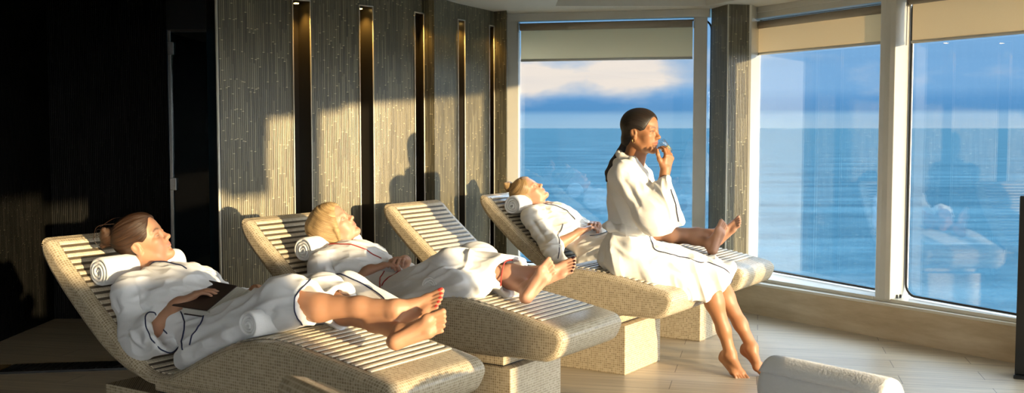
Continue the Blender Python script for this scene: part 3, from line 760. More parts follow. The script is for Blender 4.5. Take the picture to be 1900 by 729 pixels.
# A : nearest woman, dark book
JA=dict(pel=v3(.78,.27,.475),shC=v3(.405,.27,.655),shR=v3(.43,.105,.640),shL=v3(.43,.435,.640),elR=v3(.53,.078,.470),elL=v3(.60,.51,.50),wrR=v3(.665,.14,.610),wrL=v3(.745,.475,.625),
        hipR=v3(.80,.185,.475),hipL=v3(.80,.355,.475),knR=v3(1.235,.165,.665),knL=v3(1.215,.375,.650),anR=v3(1.655,.27,.665),anL=v3(1.715,.235,.588))
PA=dict(J=JA,head=v3(.285,.27,.826),Rab=(.65,.83),tilt=29,yaw=20,skin='skin_tanned',hair='bun',hairm='hair_brown',pipe='pipe_navy',
 feet={'R':(.82*v3(.79,.62,0)+.50*v3(0,0,1)+.2*v3(.62,-.79,0), v3(-.335*.79+.43*.62,-.335*.62-.43*.79,.60)),
       'L':(.88*v3(.79,.62,0)+.42*v3(0,0,1), -v3(.62,-.79,0)*.95-.25*v3(.79,.62,0)*0+v3(-.1,0,.12))},
 hands={'R':(v3(.10,.14,.085),v3(-.30,-.30,.85),dict(curl=(18,20,22,24),mcp=12,spread=4)),'L':(v3(.15,-.06,.035),v3(-.1,.25,.9),dict(curl=(15,18,20,24),mcp=14,spread=5))},
 cuff={'R':dict(t=.46,r=.074,d=(.035,-.030,-.02),drop=(-.01,-.005,-.018),drop2=(.025,-.005,-.030),cut=(.15,-.05,-.05)),'L':dict(t=.55,r=.07,rim=False)},
 skirt=dict(over=.30,hem=.28,plane=((1.335,.20,.64),(.96,-.02,.16)),drape=[((.80,.105,.43),(1.02,.09,.515),.042,.036),((.74,.10,.405),(.80,.095,.43),.034,.040)]),
 folds=[([(1.30,.05,.72),(1.22,.08,.60),(1.05,.05,.55)],.018,-.008),([(1.12,.06,.70),(1.0,.05,.60),(.88,.04,.55)],.016,.009),([(.98,.08,.68),(.90,.05,.58),(.80,.04,.50)],.014,.009),([(1.24,.1,.76),(1.15,.06,.66),(1.12,.04,.58)],.016,.010),
        ([(.46,.02,.62),(.55,.0,.52),(.62,.02,.45)],.016,.008),([(.42,.06,.66),(.47,.0,.55),(.50,-.02,.45)],.014,-.008),([(.58,.10,.68),(.50,.06,.63),(.42,.05,.60)],.014,.008),([(.56,-.01,.50),(.62,.0,.47),(.66,.02,.50)],.012,.007),([(.50,-.02,.42),(.56,-.02,.44),(.60,0,.42)],.012,.007)],
 piping=[[(.36,.22,.76),(.46,.24,.76),(.56,.27,.72)],[(1.325,.20,.755),(1.345,.10,.70),(1.36,.075,.62),(1.36,.09,.57)],[(.70,.10,.62),(.74,.06,.56),(.76,.055,.50),(.80,.04,.46)],[(.84,.10,.60),(.84,.06,.55),(.82,.04,.50)]])
rA,frA,robeA,offA=recliner(0,'woman in navy-piped white robe reclining with a dark book on her stomach',PA)
# far flap of the robe lying open beyond the knees
W=Vol((1.0,.30,.48),(1.62,.66,.80),.004)
W.group([(v3(1.05,.44,.66),v3(1.25,.47,.675),.06,.060),(v3(1.25,.47,.675),v3(1.47,.50,.60),.060,.050),(v3(1.25,.50,.60),v3(1.47,.54,.56),.05,.04)],.04,[(v3(1.50,.5,.6),(1,.0,.25))],[(v3(1.20,.41,.70),v3(1.60,.40,.64),.062,.062)],0,.01)
v,f=W.mesh(); v=relax(v,f,2,.5); n=vnormals(v,f); v=fold(v,n,[([(1.1,.5,.72),(1.3,.5,.70),(1.4,.55,.62)],.02,.008)],[([(9,0,3),(0,9,2),(-3,1,14)],.004,True)])
fo=robe_obj('robe_flap',v,f,M['robe'],rA,offA); piping(fo,[(1.16,.42,.73),(1.26,.43,.72),(1.36,.45,.70),(1.44,.46,.66),(1.47,.47,.60)],M['pipe_navy'],offA)
strands(frA,[[(-.02,.02,.118),(-.07,.03,.135),(-.14,.03,.130)],[(-.05,-.02,.115),(-.12,-.03,.14),(-.17,-.02,.10)],[(-.13,-.02,.11),(-.175,-.01,.10),(-.165,.0,.04)],[(-.12,0,.115),(-.16,.03,.125),(-.18,.02,.08)],[(.05,-.05,.085),(-.02,-.075,.085),(-.08,-.06,.08)]],M['hair_brown'],rA,offA)

# B : blonde bob, red piping
JB=dict(pel=v3(.78,.27,.475),shC=v3(.425,.27,.650),shR=v3(.45,.105,.630),shL=v3(.45,.435,.630),elR=v3(.555,.050,.480),elL=v3(.60,.51,.51),wrR=v3(.685,.17,.615),wrL=v3(.72,.395,.640),
        hipR=v3(.80,.185,.475),hipL=v3(.80,.355,.475),knR=v3(1.19,.165,.655),knL=v3(1.18,.375,.665),anR=v3(1.565,.30,.650),anL=v3(1.555,.22,.585))
Rb=v3(.74,.67,0);Tb=v3(.67,-.74,0);Z=v3(0,0,1)
PB=dict(J=JB,head=v3(.355,.27,.808),Rab=(.733,.68),tilt=42,yaw=22,smile=.8,skin='skin_fair',hair='bob',hairm='hair_blonde',pipe='pipe_red',robem='robe',brow=.4,
 feet={'R':(.84*Rb+.50*Z+.2*Tb,-.335*Rb+.60*Z+.5*Tb),'L':(.60*Rb+.78*Z,-Tb*.95-.1*Rb)},
 hands={'R':(v3(.10,.135,.050),v3(-.28,-.25,.9),dict(curl=(25,28,30,32),mcp=18,spread=3)),'L':(v3(.05,-.16,.035),v3(-.1,.1,.95),dict(curl=(25,30,32,34),mcp=16,spread=4))},
 cuff={'R':dict(t=.20,r=.074,drop=(0,-.01,-.02),drop2=(.0,-.005,-.02),rim=False),'L':dict(t=.45,r=.07,rim=False)},
 skirt=dict(over=.66,hem=.62,plane=((1.455,.25,.62),(.80,-.45,.10)),pos=[((1.0,.10,.52),(1.30,.08,.60),.055,.050),((1.2,.10,.60),(1.46,.12,.575),.05,.035)],drape=[((.80,.085,.43),(1.02,.07,.50),.045,.040),((1.02,.07,.50),(1.20,.06,.57),.040,.03)]),
 folds=[([(1.05,.10,.70),(1.20,.06,.68),(1.34,.08,.62),(1.40,.10,.57)],.016,.012),([(1.0,.10,.66),(1.12,.05,.62),(1.28,.04,.57)],.014,-.010),([(1.26,.20,.75),(1.30,.12,.70),(1.28,.08,.62)],.014,.010),([(.85,.12,.60),(1.0,.10,.66),(1.12,.16,.74)],.016,.007),([(.50,.06,.64),(.56,.0,.56),(.60,0,.50)],.012,.007),([(.62,.12,.66),(.52,.08,.62),(.45,.07,.60)],.012,.007),([(.46,.1,.70),(.54,.12,.70),(.62,.14,.66)],.01,-.006)],
 piping=[[(.40,.18,.74),(.50,.19,.73),(.60,.22,.70),(.68,.26,.66)],[(.755,.18,.64),(.77,.14,.60),(.80,.10,.56),(.84,.06,.50)],[(.86,.20,.62),(.84,.14,.60),(.81,.10,.56)],[(.80,.36,.64),(.84,.34,.62),(.88,.30,.62)],[(1.36,.36,.72),(1.42,.30,.71),(1.47,.22,.66),(1.49,.17,.60)]])
rB,frB,robeB,offB=recliner(1,'blonde woman with bobbed hair in red-piped robe, reclining with clasped hands',PB)

# C : blonde bun, beside the window
JC=dict(pel=v3(.76,.27,.475),shC=v3(.315,.27,.715),shR=v3(.34,.105,.700),shL=v3(.34,.435,.700),elR=v3(.545,.045,.520),elL=v3(.58,.50,.55),wrR=v3(.66,.18,.615),wrL=v3(.68,.38,.64),
        hipR=v3(.78,.185,.475),hipL=v3(.78,.355,.475),knR=v3(1.19,.185,.640),knL=v3(1.18,.365,.640),anR=v3(1.57,.30,.640),anL=v3(1.555,.225,.585))
Rc=v3(.86,.51,0);Tc=v3(.51,-.86,0)
PC=dict(J=JC,head=v3(.195,.27,.850),Rab=(.84,.54),tilt=51,yaw=18,skin='skin_pale',hair='bunhigh',hairm='hair_ash',pipe='pipe_navy',robem='robe_warm',brow=.4,nailval=.2,
 feet={'R':(.62*Rc+.72*Z+.15*Tc,-.45*Rc+.60*Z+.4*Tc),'L':(.30*Rc+.90*Z+.05*Tc,-Tc*.80-.55*Rc)},
 hands={'R':(v3(.10,.12,.055),v3(-.3,-.3,.9),dict(curl=(35,38,40,42),mcp=25,spread=3)),'L':(v3(.04,-.15,.05),v3(0,.1,.95),dict(curl=(32,35,38,40),mcp=25,spread=4))},
 cuff={'R':dict(t=.10,r=.085,drop=(.0,-.01,-.01),drop2=(.02,-.01,-.06),cut=(.25,0,.1),rim=False),'L':dict(t=.4,r=.07,rim=False)},
 skirt=dict(over=.0,hem=-.1,plane=((1.16,.20,.62),(.9,-.1,.1)),drape=[((.74,.085,.43),(.95,.08,.49),.045,.040)]),
 folds=[([(.42,.07,.74),(.50,.02,.66),(.58,.02,.60)],.016,.012),([(.36,.05,.70),(.46,.0,.62),(.56,0,.52)],.014,-.009),([(.50,.10,.76),(.42,.06,.74),(.36,.06,.72)],.014,.009),([(.85,.10,.60),(.95,.10,.64),(1.08,.14,.68)],.016,.008)],
 piping=[[(.36,.20,.80),(.46,.20,.79),(.56,.22,.75),(.62,.20,.70)],[(.565,.12,.66),(.585,.04,.60),(.60,.0,.52),(.60,.01,.45)],[(.74,.16,.62),(.84,.18,.64),(.90,.24,.64)]])
rC,frC,robeC,offC=recliner(3,'woman with a blonde bun in navy-piped robe, reclining before the sea window',PC)
strands(frC,[[(-.05,.0,.16),(-.07,.01,.19),(-.10,.0,.185)],[(-.08,-.02,.14),(-.11,-.02,.165),(-.125,-.01,.14)],[(-.03,.02,.16),(-.02,.02,.19),(-.04,.02,.205)]],M['hair_ash'],rC,offC)

# D : seated woman with the drink; local frame looks along +x (forwards), +y to her left
DO=LP(2,1.488,.262,0); DRZ=R(-13.5)
def person_d():
    off=v3(0,0,top_z(1.52)); root=empty('person',(DO.x,DO.y,off[2]),DRZ)
    tag(root,'dark-haired woman in navy-piped white robe sitting and sipping a drink','person')
    pel=v3(0,0,.615); ch=v3(.015,0,.90); shR=v3(-.015,-.165,1.055); shL=v3(.0,.165,1.055); nb=v3(.005,0,1.105)
    elR=v3(.175,-.215,.885); wrR=v3(.205,-.145,1.080); elL=v3(-.04,.235,.82); wrL=v3(.03,.245,.62)
    hipR=v3(.02,-.09,.60); hipL=v3(.02,.09,.60); knR=v3(.445,-.075,.500); knL=v3(.47,.065,.505); anR=v3(.545,-.055,.110); anL=v3(.655,-.005,.140)
    V=Vol((-.25,-.40,-.01),(.95,.36,1.46),.003)
    fr=Fr(V,(.060,-.005,1.283),v3(math.cos(R(-20)),math.sin(R(-20)),.0),v3(0,0,1))
    V.ell(pel,(.11,.155,.10),0); V.ell((.01,0,.78),(.085,.115,.16),.05); V.ell((.01,0,.95),(.095,.145,.12),.05); V.cap(shR,shL,.052,.052,.04)
    V.cap(nb-v3(0,0,.03),fr.w((-.022,0,-.045)),.054,.047,.03); V.cap(nb+v3(.02,0,-.03),fr.w((.0,0,-.075)),.044,.038,.03)
    limb_arm(V,shR,elR,wrR); limb_arm(V,shL,elL,wrL)
    limb_leg(V,hipR,knR,anR,1.0,(-1,0,-.2)); limb_leg(V,hipL,knL,anL,1.0,(-1,0,-.2))
    head(fr,0,'open')
    f1=Fr(V,anR,v3(.56,-.62,-.40),v3(.30,-.30,.90),.98,1); foot(f1); f2=Fr(V,anL,v3(.62,-.62,-.52),v3(.4,-.4,.85),.98,-1); foot(f2)
    hR=Fr(V,wrR,v3(.22,.16,.95),v3(.80,-.60,-.10),.92,1); hand(hR,curl=(38,42,44,46),mcp=34,spread=2,thumb=(40,10))
    hL=Fr(V,wrL,v3(.8,.1,-.5),v3(.5,.1,.9),.94,-1); hand(hL)
    v,f=V.mesh(); v=relax(v,f,1,.35); T=np.zeros((len(v),3)); head_tint(fr,v,T,1.0,'open')
    foot_tint(f1,v,T,.4); foot_tint(f2,v,T,.4)
    vol_obj('body',v-off,f,M['skin_brown'],root,T)
    hv,hf,fl=head_hair(fr,'tail'); vol_obj('hair',hv-off,hf,M['hair_black'],root,None,fl)
    PV=Vol((-.22,-.12,.95),(.05,.12,1.28),.003); t0=fr.w((-.098,0,-.068)); PV.chain([t0,t0+v3(-.022,.0,-.045),t0+v3(-.060,.004,-.105),t0+v3(-.088,.008,-.16),t0+v3(-.098,.01,-.205)],[.021,.020,.024,.020,.007],.01)
    pv,pf=PV.mesh(); n=vnormals(pv,pf); fl2=np.stack([(pv[:,0]+pv[:,2]*-.45),pv[:,1],pv[:,2]],1); pv=pv+n*(.0018*pnoise(fl2*v3(160,160,12)))[:,None]; vol_obj('ponytail',pv-off,pf,M['hair_black'],root,None,fl2)
    m=MB(); c=fr.w((-.004,-.076,-.052))-off; m.tube([c+v3(.009*math.cos(a),0,.011*math.sin(a)) for a in [2*math.pi*k/16 for k in range(17)]],.0012,6); m.build('hoop_earring',M['gold'],root)
    # robe
    W=Vol((-.27,-.42,.36),(.72,.34,1.24),.0042)
    W.ell((.0,0,.96),(.112,.180,.130),0); W.ell((.0,0,.80),(.112,.155,.15),.06); W.ell((-.01,0,.64),(.145,.185,.115),.05); W.ell((-.03,0,.585),(.14,.20,.065),.04)
    W.cap(shR+v3(0,0,-.005),shL,.064,.064,.05); W.cap(v3(-.055,-.03,1.11),v3(-.055,.03,1.11),.03,.03,.03)
    # standing collar and lapels
    col=[v3(.100,-.030,.985),v3(.078,-.070,1.055),v3(.020,-.078,1.120),v3(-.040,-.052,1.150),v3(-.062,0,1.158),v3(-.040,.052,1.150),v3(.020,.078,1.120),v3(.085,.065,1.050),v3(.115,.02,.97),v3(.118,-.01,.90)]
    W.chain(col,[.015,.016,.015,.014,.013,.014,.015,.016,.016,.014],.016); W.chain([v3(.100,-.030,.985),v3(.115,-.03,.90),v3(.112,-.04,.83)],[.015,.014,.012],.018)
    W.cap(nb+v3(.0,0,.10),nb+v3(.0,0,.00),.056,.052,.008,True); W.cap(nb+v3(.05,-.0,.03),nb+v3(.115,-.0,-.10),.046,.014,.008,True)
    # near sleeve: wide, hangs from the raised forearm
    ax=nrm(v3(.35,.0,1.0)); 
    W.cap(shR,elR+v3(-.02,.0,-.01),.074,.082,.04)
    W.group([(elR+v3(-.03,0,-.03),v3(.225,-.215,.985),.078,.066),(elR+v3(-.02,0,-.05),v3(.275,-.215,.90),.075,.050),(elR+v3(.0,.0,-.075),v3(.285,-.21,.835),.055,.040)],.05,
            [(v3(.262,-.21,.93),v3(.98,0,.34))],[(v3(.16,-.215,.92),v3(.30,-.215,1.03),.036,.052),(v3(.20,-.215,.88),v3(.36,-.215,.90),.034,.046)],.04,.006)
    W.cap(shL,elL,.072,.075,.04); W.cap(elL,wrL*.7+elL*.3,.07,.065,.03)
    # skirt over the lap
    W.group([(hipR,knR+v3(.03,0,.0),.108,.082),(hipL,knL+v3(.03,0,0),.108,.080),(v3(.10,-.16,.545),v3(.40,-.135,.46),.055,.045),(v3(-.02,-.17,.56),v3(.15,-.18,.535),.05,.05),(v3(.2,0,.56),v3(.52,.0,.51),.08,.06),(v3(.50,-.03,.50),v3(.545,-.02,.42),.055,.045)],.05,
            [(v3(.50,-.09,.455),v3(.62,-.10,-.80)),(v3(.545,0,.47),v3(.97,0,-.15))],[(knR+v3(-.03,0,-.02),anR,.060,.068),(knL+v3(-.02,0,-.03),anL,.058,.068)],.05,.008)
    # hem hanging over the edge of the couch
    W.chain([v3(.10,-.195,.50),v3(.20,-.185,.455),v3(.30,-.165,.430),v3(.42,-.135,.425)],[.018,.022,.024,.022],.03)
    # belt
    W.chain([v3(-.112,-.06,.775),v3(-.10,-.13,.775),v3(-.02,-.165,.765),v3(.07,-.135,.75),v3(.115,-.06,.745)],[.017]*5,.010); W.ell((-.118,-.095,.775),(.018,.018,.016),.010)
    v,f=W.mesh(); v=relax(v,f,1,.5); n=vnormals(v,f)
    v=fold(v,n,[([(.03,-.22,1.10),(.09,-.25,1.03),(.12,-.26,.96)],.014,.010),([(.05,-.20,1.08),(.10,-.22,1.02),(.14,-.24,1.0)],.010,-.008),([(-.02,-.23,1.06),(.04,-.27,.98),(.12,-.29,.86)],.014,-.008),([(.0,-.24,1.0),(.08,-.28,.88),(.2,-.28,.80)],.016,.008),
        ([(.20,-.26,.98),(.23,-.27,.90),(.24,-.27,.82)],.012,.009),([(-.1,-.16,.72),(.0,-.2,.64),(.1,-.2,.58)],.014,.008),([(.05,-.2,.72),(.16,-.2,.64),(.30,-.18,.56)],.016,.010),([(.1,-.2,.66),(.22,-.2,.58),(.36,-.17,.50)],.014,-.009),([(.10,-.1,.74),(.14,-.17,.68),(.13,-.2,.62)],.014,.012),([(.16,-.1,.72),(.3,-.12,.66),(.44,-.13,.58)],.014,.008)],
        [([(12,1,4),(0,10,1),(1,.4,3)],.0115,True),([(20,2,8),(-2,17,2),(2.5,1,6)],.005,True)])
    robe=robe_obj('bathrobe',v,f,M['robe_warm'],root,off)
    for pts in ([(.10,-.10,.745),(.14,-.12,.71),(.15,-.14,.66),(.20,-.14,.635),(.30,-.13,.61),(.42,-.11,.575),(.52,-.09,.52),(.55,-.08,.47)],
                [(.12,-.01,1.03),(.135,-.015,.96),(.14,-.02,.92)],[(.240,-.275,.985),(.262,-.27,.93),(.275,-.265,.87),(.285,-.255,.82)]):
        piping(robe,pts,M['pipe_navy'],off)
    m=MB()
    return root,hR,fr,off
rD,hD,frD,offD=person_d()
def dl(p):
    p=Vector(p); c,s=math.cos(DRZ),math.sin(DRZ); return Vector((DO.x+p.x*c-p.y*s,DO.y+p.x*s+p.y*c,p.z))
# tumbler with lemon, tilted to the mouth
gc=dl((.192,-.062,1.196)); g=empty('tumbler',gc); ga=dl((-.65,.2,.73))-dl((0,0,0)); g.rotation_euler=ga.to_track_quat('Z','Y').to_euler(); g.scale=(.86,.86,.86); tag(g,'small clear tumbler with a lemon slice held at the lips of the seated woman','glass')
m=MB(); prof=[(.0,-.043),(.026,-.043),(.0275,-.040),(.033,.040),(.0325,.0425),(.0305,.040),(.0255,-.034),(.0,-.034)]; n=28; vs=[];fs=[]
for r_,z_ in prof:
    for k in range(n): a=2*math.pi*k/n; vs.append((r_*math.cos(a),r_*math.sin(a),z_))
for i in range(len(prof)-1):
    for k in range(n): fs.append((i*n+k,i*n+(k+1)%n,(i+1)*n+(k+1)%n,(i+1)*n+k))
m.add(vs,fs,0,True); m.build('glass_wall',M['tumbler'],g)
t_=NT('pale lemonade'); sh=t_.n('BsdfPrincipled'); sh.inputs['Base Color'].default_value=(.95,.90,.55,1); sh.inputs['Roughness'].default_value=.1; sh.inputs['Transmission Weight'].default_value=.8; sh.inputs['IOR'].default_value=1.33; M['drink']=t_.done(sh.outputs[0])
m=MB(); m.tube([(0,0,-.033),(.0,0,-.004)],[.0255,.0275],24); m.build('drink',M['drink'],g)
M['lemon']=simple('lemon rind',(.85,.62,.03),.4); M['lemonin']=simple('lemon flesh',(.95,.85,.25),.3)
m=MB(); m.tube([(0,-.003,.0),(0,.003,.0)],.021,24,0); m.tube([(0,-.0034,.0),(0,.0034,.0)],.018,24,1); m.build('lemon_slice',[M['lemon'],M['lemonin']],g).location=(.004,-.008,-.006)

# book held by A
def book():
    q=[v3(.675,.10,.607),v3(.865,.11,.603),v3(.775,.345,.662),v3(.600,.345,.672)]
    root=empty('book',LP(0,*q[0]),LANG); tag(root,'open dark brown book with white pages held on the nearest reclining woman','book'); o=q[0]
    nz=nrm(np.cross(q[1]-q[0],q[3]-q[0])); 
    def board(name,Q,t0,t1,mat,bev=.002):
        m=MB(); vs=[p-o+nz*t0 for p in Q]+[p-o+nz*t1 for p in Q]; m.add(vs,[(3,2,1,0),(4,5,6,7),(0,1,5,4),(1,2,6,5),(2,3,7,6),(3,0,4,7)]); return m.build(name,mat,root,bev)
    board('front_cover',q,0,.004,M['leather'])
    # page leaves splaying out from under the cover along its right side
    r0,r1=q[1],q[2]; l0,l1=q[0],q[3]
    for k in range(10):
        dz=-nz*(.002+.0021*k)
        Q=[l0+(r0-l0)*.30+dz,r0+v3(.004+.0035*k,0,0)+dz,r1+v3(.014+.0075*k,.004*k,0)+dz*1.3,l1+(r1-l1)*.3+dz]
        board('page',Q,-.0012,0,M['page'],0)
    dz=-nz*.026; board('back_cover',[l0+(r0-l0)*.3+dz,r0+v3(.045,0,0)+dz,r1+v3(.095,.03,0)+dz,l1+(r1-l1)*.3+dz],-.003,0,M['leather'])
    return root
book()
# towels behind the necks and under the knees
def on(i,a,b,lift): return LP(i,a,b,0)+Vector((0,0,top_z(a)+lift))
towel('rolled white towel under the neck of the woman with the book',LP(0,.265,.265,.712),LD(0,1),.063,.40,1)
towel('rolled white towel under the neck of the blonde bobbed woman',LP(1,.325,.275,.695),LD(0.02,1),.064,.38,2)
towel('rolled white towel under the neck of the woman with the blonde bun',LP(3,.190,.24,.775),LD(0,1),.066,.34,3)
towel('rolled white towel poking out under the knees of the woman with the book',LP(0,1.18,.20,.598),LD(0.0,1),.050,.36,4,twist=40)
towel('rolled white towel under the knees of the blonde bobbed woman',LP(1,1.145,.22,.590),LD(0.0,1),.048,.36,5,twist=80)
# foreground towel on the foot of the cut-off lounger
towel('large rolled white towel in the foreground at bottom right',(.865,2.90,.572),(.66,-.75,-.01),.075,.38,6,twist=-70)


# ------------------------------------------------------------------ the room
Hc=2.165
SUNH=Vector((.71,-.704))      # horizontal direction towards the sun
# curved tiled wall behind the couches
WALL=[(-1.655,6.065),(-1.298,6.393),(-.947,6.69),(-.642,7.09),(-.587,7.195)]
WC=np.array([tuple(p) for p in catmull(WALL,6)]+[(-.514,7.147),(-.45,7.35),(-.382,7.556),(-.28,7.775),(-.172,8.0),(-.135,8.085),(-.040,8.010),(-.034,8.29)]); WA=np.concatenate([[0],np.cumsum(np.linalg.norm(np.diff(WC,axis=0),axis=1))])
def wpt(s,off=0):
    x=np.interp(s,WA,WC[:,0]);y=np.interp(s,WA,WC[:,1]);e=.03
    dx=np.interp(s+e,WA,WC[:,0])-np.interp(s-e,WA,WC[:,0]);dy=np.interp(s+e,WA,WC[:,1])-np.interp(s-e,WA,WC[:,1]);L=math.hypot(dx,dy)
    return np.array((x-dy/L*off,y+dx/L*off))        # off > 0 : behind the tiles
slots=[]
for i,wd in ((6,.118),(12,.112),(18,None),(27,.104),(29,None)):
    slots.append((WA[i],WA[i]+wd if wd else (WA[24] if i==18 else WA[30])))
ZS=2.055
vs=[];fs=[];uv=[]
def wquad(s0,s1,z0,z1,off=0):
    ks=[s0]+[float(t) for t in WA if s0+1e-4<t<s1-1e-4]+[s1]
    for a,b in zip(ks[:-1],ks[1:]):
        p,q=wpt(a,off),wpt(b,off); o=len(vs)
        vs.extend([(p[0],p[1],z0),(q[0],q[1],z0),(q[0],q[1],z1),(p[0],p[1],z1)]); fs.append((o,o+1,o+2,o+3)); uv.extend([(a,z0),(b,z0),(b,z1),(a,z1)])
edges=[0]+[e for s in slots for e in s]+[WA[-1]]
for i in range(0,len(edges),2): wquad(edges[i],edges[i+1],0,ZS)
wquad(0,WA[-1],ZS,Hc+.03)
# back skin and end so that the wall has thickness

w=mesh_obj('wall_left',vs,fs,M['reed'],None,False,None,uv); tag(w,kind='structure')
for n_,(s0,s1) in enumerate(slots,1):
    m=MB(); d=.15
    A,B=wpt(s0),wpt(s1); A2,B2=wpt(s0,d),wpt(s1,d); t=.006
    def pl(p,q,mm,z0=.0,z1=ZS): m.add([(p[0],p[1],z0),(q[0],q[1],z0),(q[0],q[1],z1),(p[0],p[1],z1)],[(0,1,2,3)],mm)
    pl(A2,A,0); pl(B,B2,1); pl(B2,A2,1); m.add([(A[0],A[1],ZS),(B[0],B[1],ZS),(B2[0],B2[1],ZS),(A2[0],A2[1],ZS)],[(0,1,2,3)],1)
    # pale edge beads down both sides of the opening
    for P,s_ in ((A,s0),(B,s1)):
        f=wpt(s_,-.006); m.tube([(f[0],f[1],0),(f[0],f[1],ZS)],.0045,6,2)
    f,g=wpt(s0,-.006),wpt(s1,-.006); m.tube([(f[0],f[1],ZS),(g[0],g[1],ZS)],.0045,6,2)
    tag(m.build('trim_%d'%n_,[M['teal'],M['bronze'],M['frame_lit']]),kind='structure')
    c=wpt((s0+s1)/2,.055); t_=MB()
    t_.tube([(c[0],c[1],ZS),(c[0],c[1],ZS-.012)],.022,16,0); t_.tube([(c[0],c[1],ZS-.012),(c[0],c[1],ZS-.016)],.015,16,1)
    o=t_.build('niche_downlight',[M['bronze'],M['lamp']])
    order=['leftmost','second from the left','third from the left','fourth from the left','rightmost'][n_-1]
    tag(o,'small amber downlight at the top of the wall slot, %s of five'%order,'light','niche downlights')
    l=bpy.data.lights.new('niche_glow','SPOT'); l.energy=5; l.color=(1,.55,.12); l.spot_size=R(110); l.spot_blend=.8; l.shadow_soft_size=.02
    lo=bpy.data.objects.new('niche_glow',l); COL.objects.link(lo); lo.location=(c[0],c[1],ZS-.03)
# end of the wall, door recess and back walls in shade-darkened tile
p0=wpt(0); pe=wpt(0,.22)
m=MB(); m.slab((-2.05,7.26),(p0[0],p0[1]),.01,0,Hc+.03,1); tag(m.build('wall_end',M['dark']),kind='structure')
m=MB(); m.tube([(p0[0],p0[1]-.004,0),(p0[0],p0[1]-.004,Hc)],.008,6); tag(m.build('trim_6',M['frame_lit']),kind='structure')
def uvwall(name,p,q,z0,z1,mat):
    L=math.hypot(q[0]-p[0],q[1]-p[1]); d=((q[0]-p[0])/L,(q[1]-p[1])/L); nx,ny=-d[1]*.08,d[0]*.08
    v=[(p[0],p[1],z0),(q[0],q[1],z0),(q[0],q[1],z1),(p[0],p[1],z1),(p[0]+nx,p[1]+ny,z0),(q[0]+nx,q[1]+ny,z0),(q[0]+nx,q[1]+ny,z1),(p[0]+nx,p[1]+ny,z1)]
    f=[(0,1,2,3),(5,4,7,6),(4,0,3,7),(1,5,6,2),(3,2,6,7),(4,5,1,0)]; u=[]
    for ff in f:
        for i in ff: u.append(((v[i][0]-p[0])*d[0]+(v[i][1]-p[1])*d[1],v[i][2]))
    return tag(mesh_obj(name,v,f,mat,None,False,None,u),kind='structure')
uvwall('wall_back',(-3.2,7.26),(-2.32,7.26),0,Hc+.03,M['reed_shade'])
uvwall('wall_west',(-3.12,-4.6),(-3.12,7.26),0,Hc+.03,M['reed_shade'])
uvwall('wall_lintel',(-2.32,7.26),(-2.02,7.26),1.955,Hc+.03,M['dark'])
for nm,x0,x1,z0,z1 in (('trim_61',3.95,2.6,0,Hc),('trim_62',-2.6,-3.2,0,Hc),('trim_63',2.6,-2.6,0,.6),('trim_64',2.6,-2.6,2.0,Hc)):  # unseen wall behind the camera, left open for the added fill window
    mm=MB(); mm.slab((x0,-4.6),(x1,-4.6),.06,z0,z1,1); tag(mm.build(nm,M['frame']),kind='structure')
uvwall('wall_recess',(-2.6,7.95),(-1.9,7.95),0,Hc+.03,M['dark'])
door=empty('door_1',(-2.3,7.27,0)); tag(door,kind='structure')
m=MB(); m.box((.15,.0,.975),(.15,.006,.965)); m.build('glass_leaf',M['door_glass'],door)
m=MB(); m.box((.0,-.005,.975),(.011,.016,.975)); m.build('glass_edge',M['metal'],door,.002)
for z in (1.83,.92):
    m=MB(); m.box((.012,-.02,z),(.022,.012,.042)); m.build('hinge',M['metal'],door,.003)
m=MB(); m.box((.15,-.005,1.95),(.16,.014,.008)); m.build('head_rail',M['bronze'],door,.002)
# drain channel with brass end in the dark corner
m=MB(); m.prism([(-2.72,5.80),(-1.55,5.98),(-1.55,5.80),(-2.72,5.60)][::-1],.0,.012)
for k in range(40):
    t=k/39; m.box((-2.70+1.13*t,5.705+.175*t,.0135),(.004,.075,.003))
o=m.build('floor_drain',M['dark']); tag(o,'black slotted drain channel in the floor at far left','drain')
m=MB()
for k in range(7): m.box((-2.73-.014*k,5.69,.008),(.005,.08,.008))
o=m.build('drain_end',simple('brass grating',(.45,.28,.10),.35,.8)); tag(o,'brass slotted end piece beside the black floor drain','grating')

# floor and ceiling
m=MB(); m.prism([(-3.3,-4.7),(4.3,-4.7),(4.3,3.2),(3.3,5.3),(1.75,7.7),(1.3,8.5),(-3.3,8.5)],-.1,0)
tag(m.build('floor',M['floor']),kind='structure')
def ceil_v(u,v,z=Hc):
    # point on the ceiling seen at the given direction
    pass
outer=[(-3.3,-4.7),(4.5,-4.7),(4.5,3.0),(3.5,5.2),(2.62,6.85),(2.0,8.15),(1.5,8.6),(-.3,8.6),(-3.3,8.6)]
inner=[(.31,7.72),(.33,2.0),(2.35,3.0),(2.3,5.3),(1.38,7.72)]
m=MB(); zc=Hc
# lowered perimeter soffit around a raised coffer
def ceil_poly(poly,z,mm=0): m.add([(x,y,z) for x,y in poly],[tuple(range(len(poly)))],mm)
I=inner
ceil_poly([(-3.3,-4.7),(4.5,-4.7),(4.5,3.0),I[2],I[1]][::-1],zc); ceil_poly([(4.5,3.0),(3.5,5.2),I[3],I[2]][::-1],zc)
ceil_poly([(3.5,5.2),(2.62,6.85),(2.0,8.15),I[4],I[3]][::-1],zc); ceil_poly([(2.0,8.15),(1.5,8.6),(-.3,8.6),I[0],I[4]][::-1],zc)
ceil_poly([(-.3,8.6),(-3.3,8.6),(-3.3,-4.7),I[1],I[0]][::-1],zc)
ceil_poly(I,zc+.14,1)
for i in range(5):
    a,b=I[i],I[(i+1)%5]; m.add([(a[0],a[1],zc),(b[0],b[1],zc),(b[0],b[1],zc+.14),(a[0],a[1],zc+.14)],[(0,1,2,3)],0)
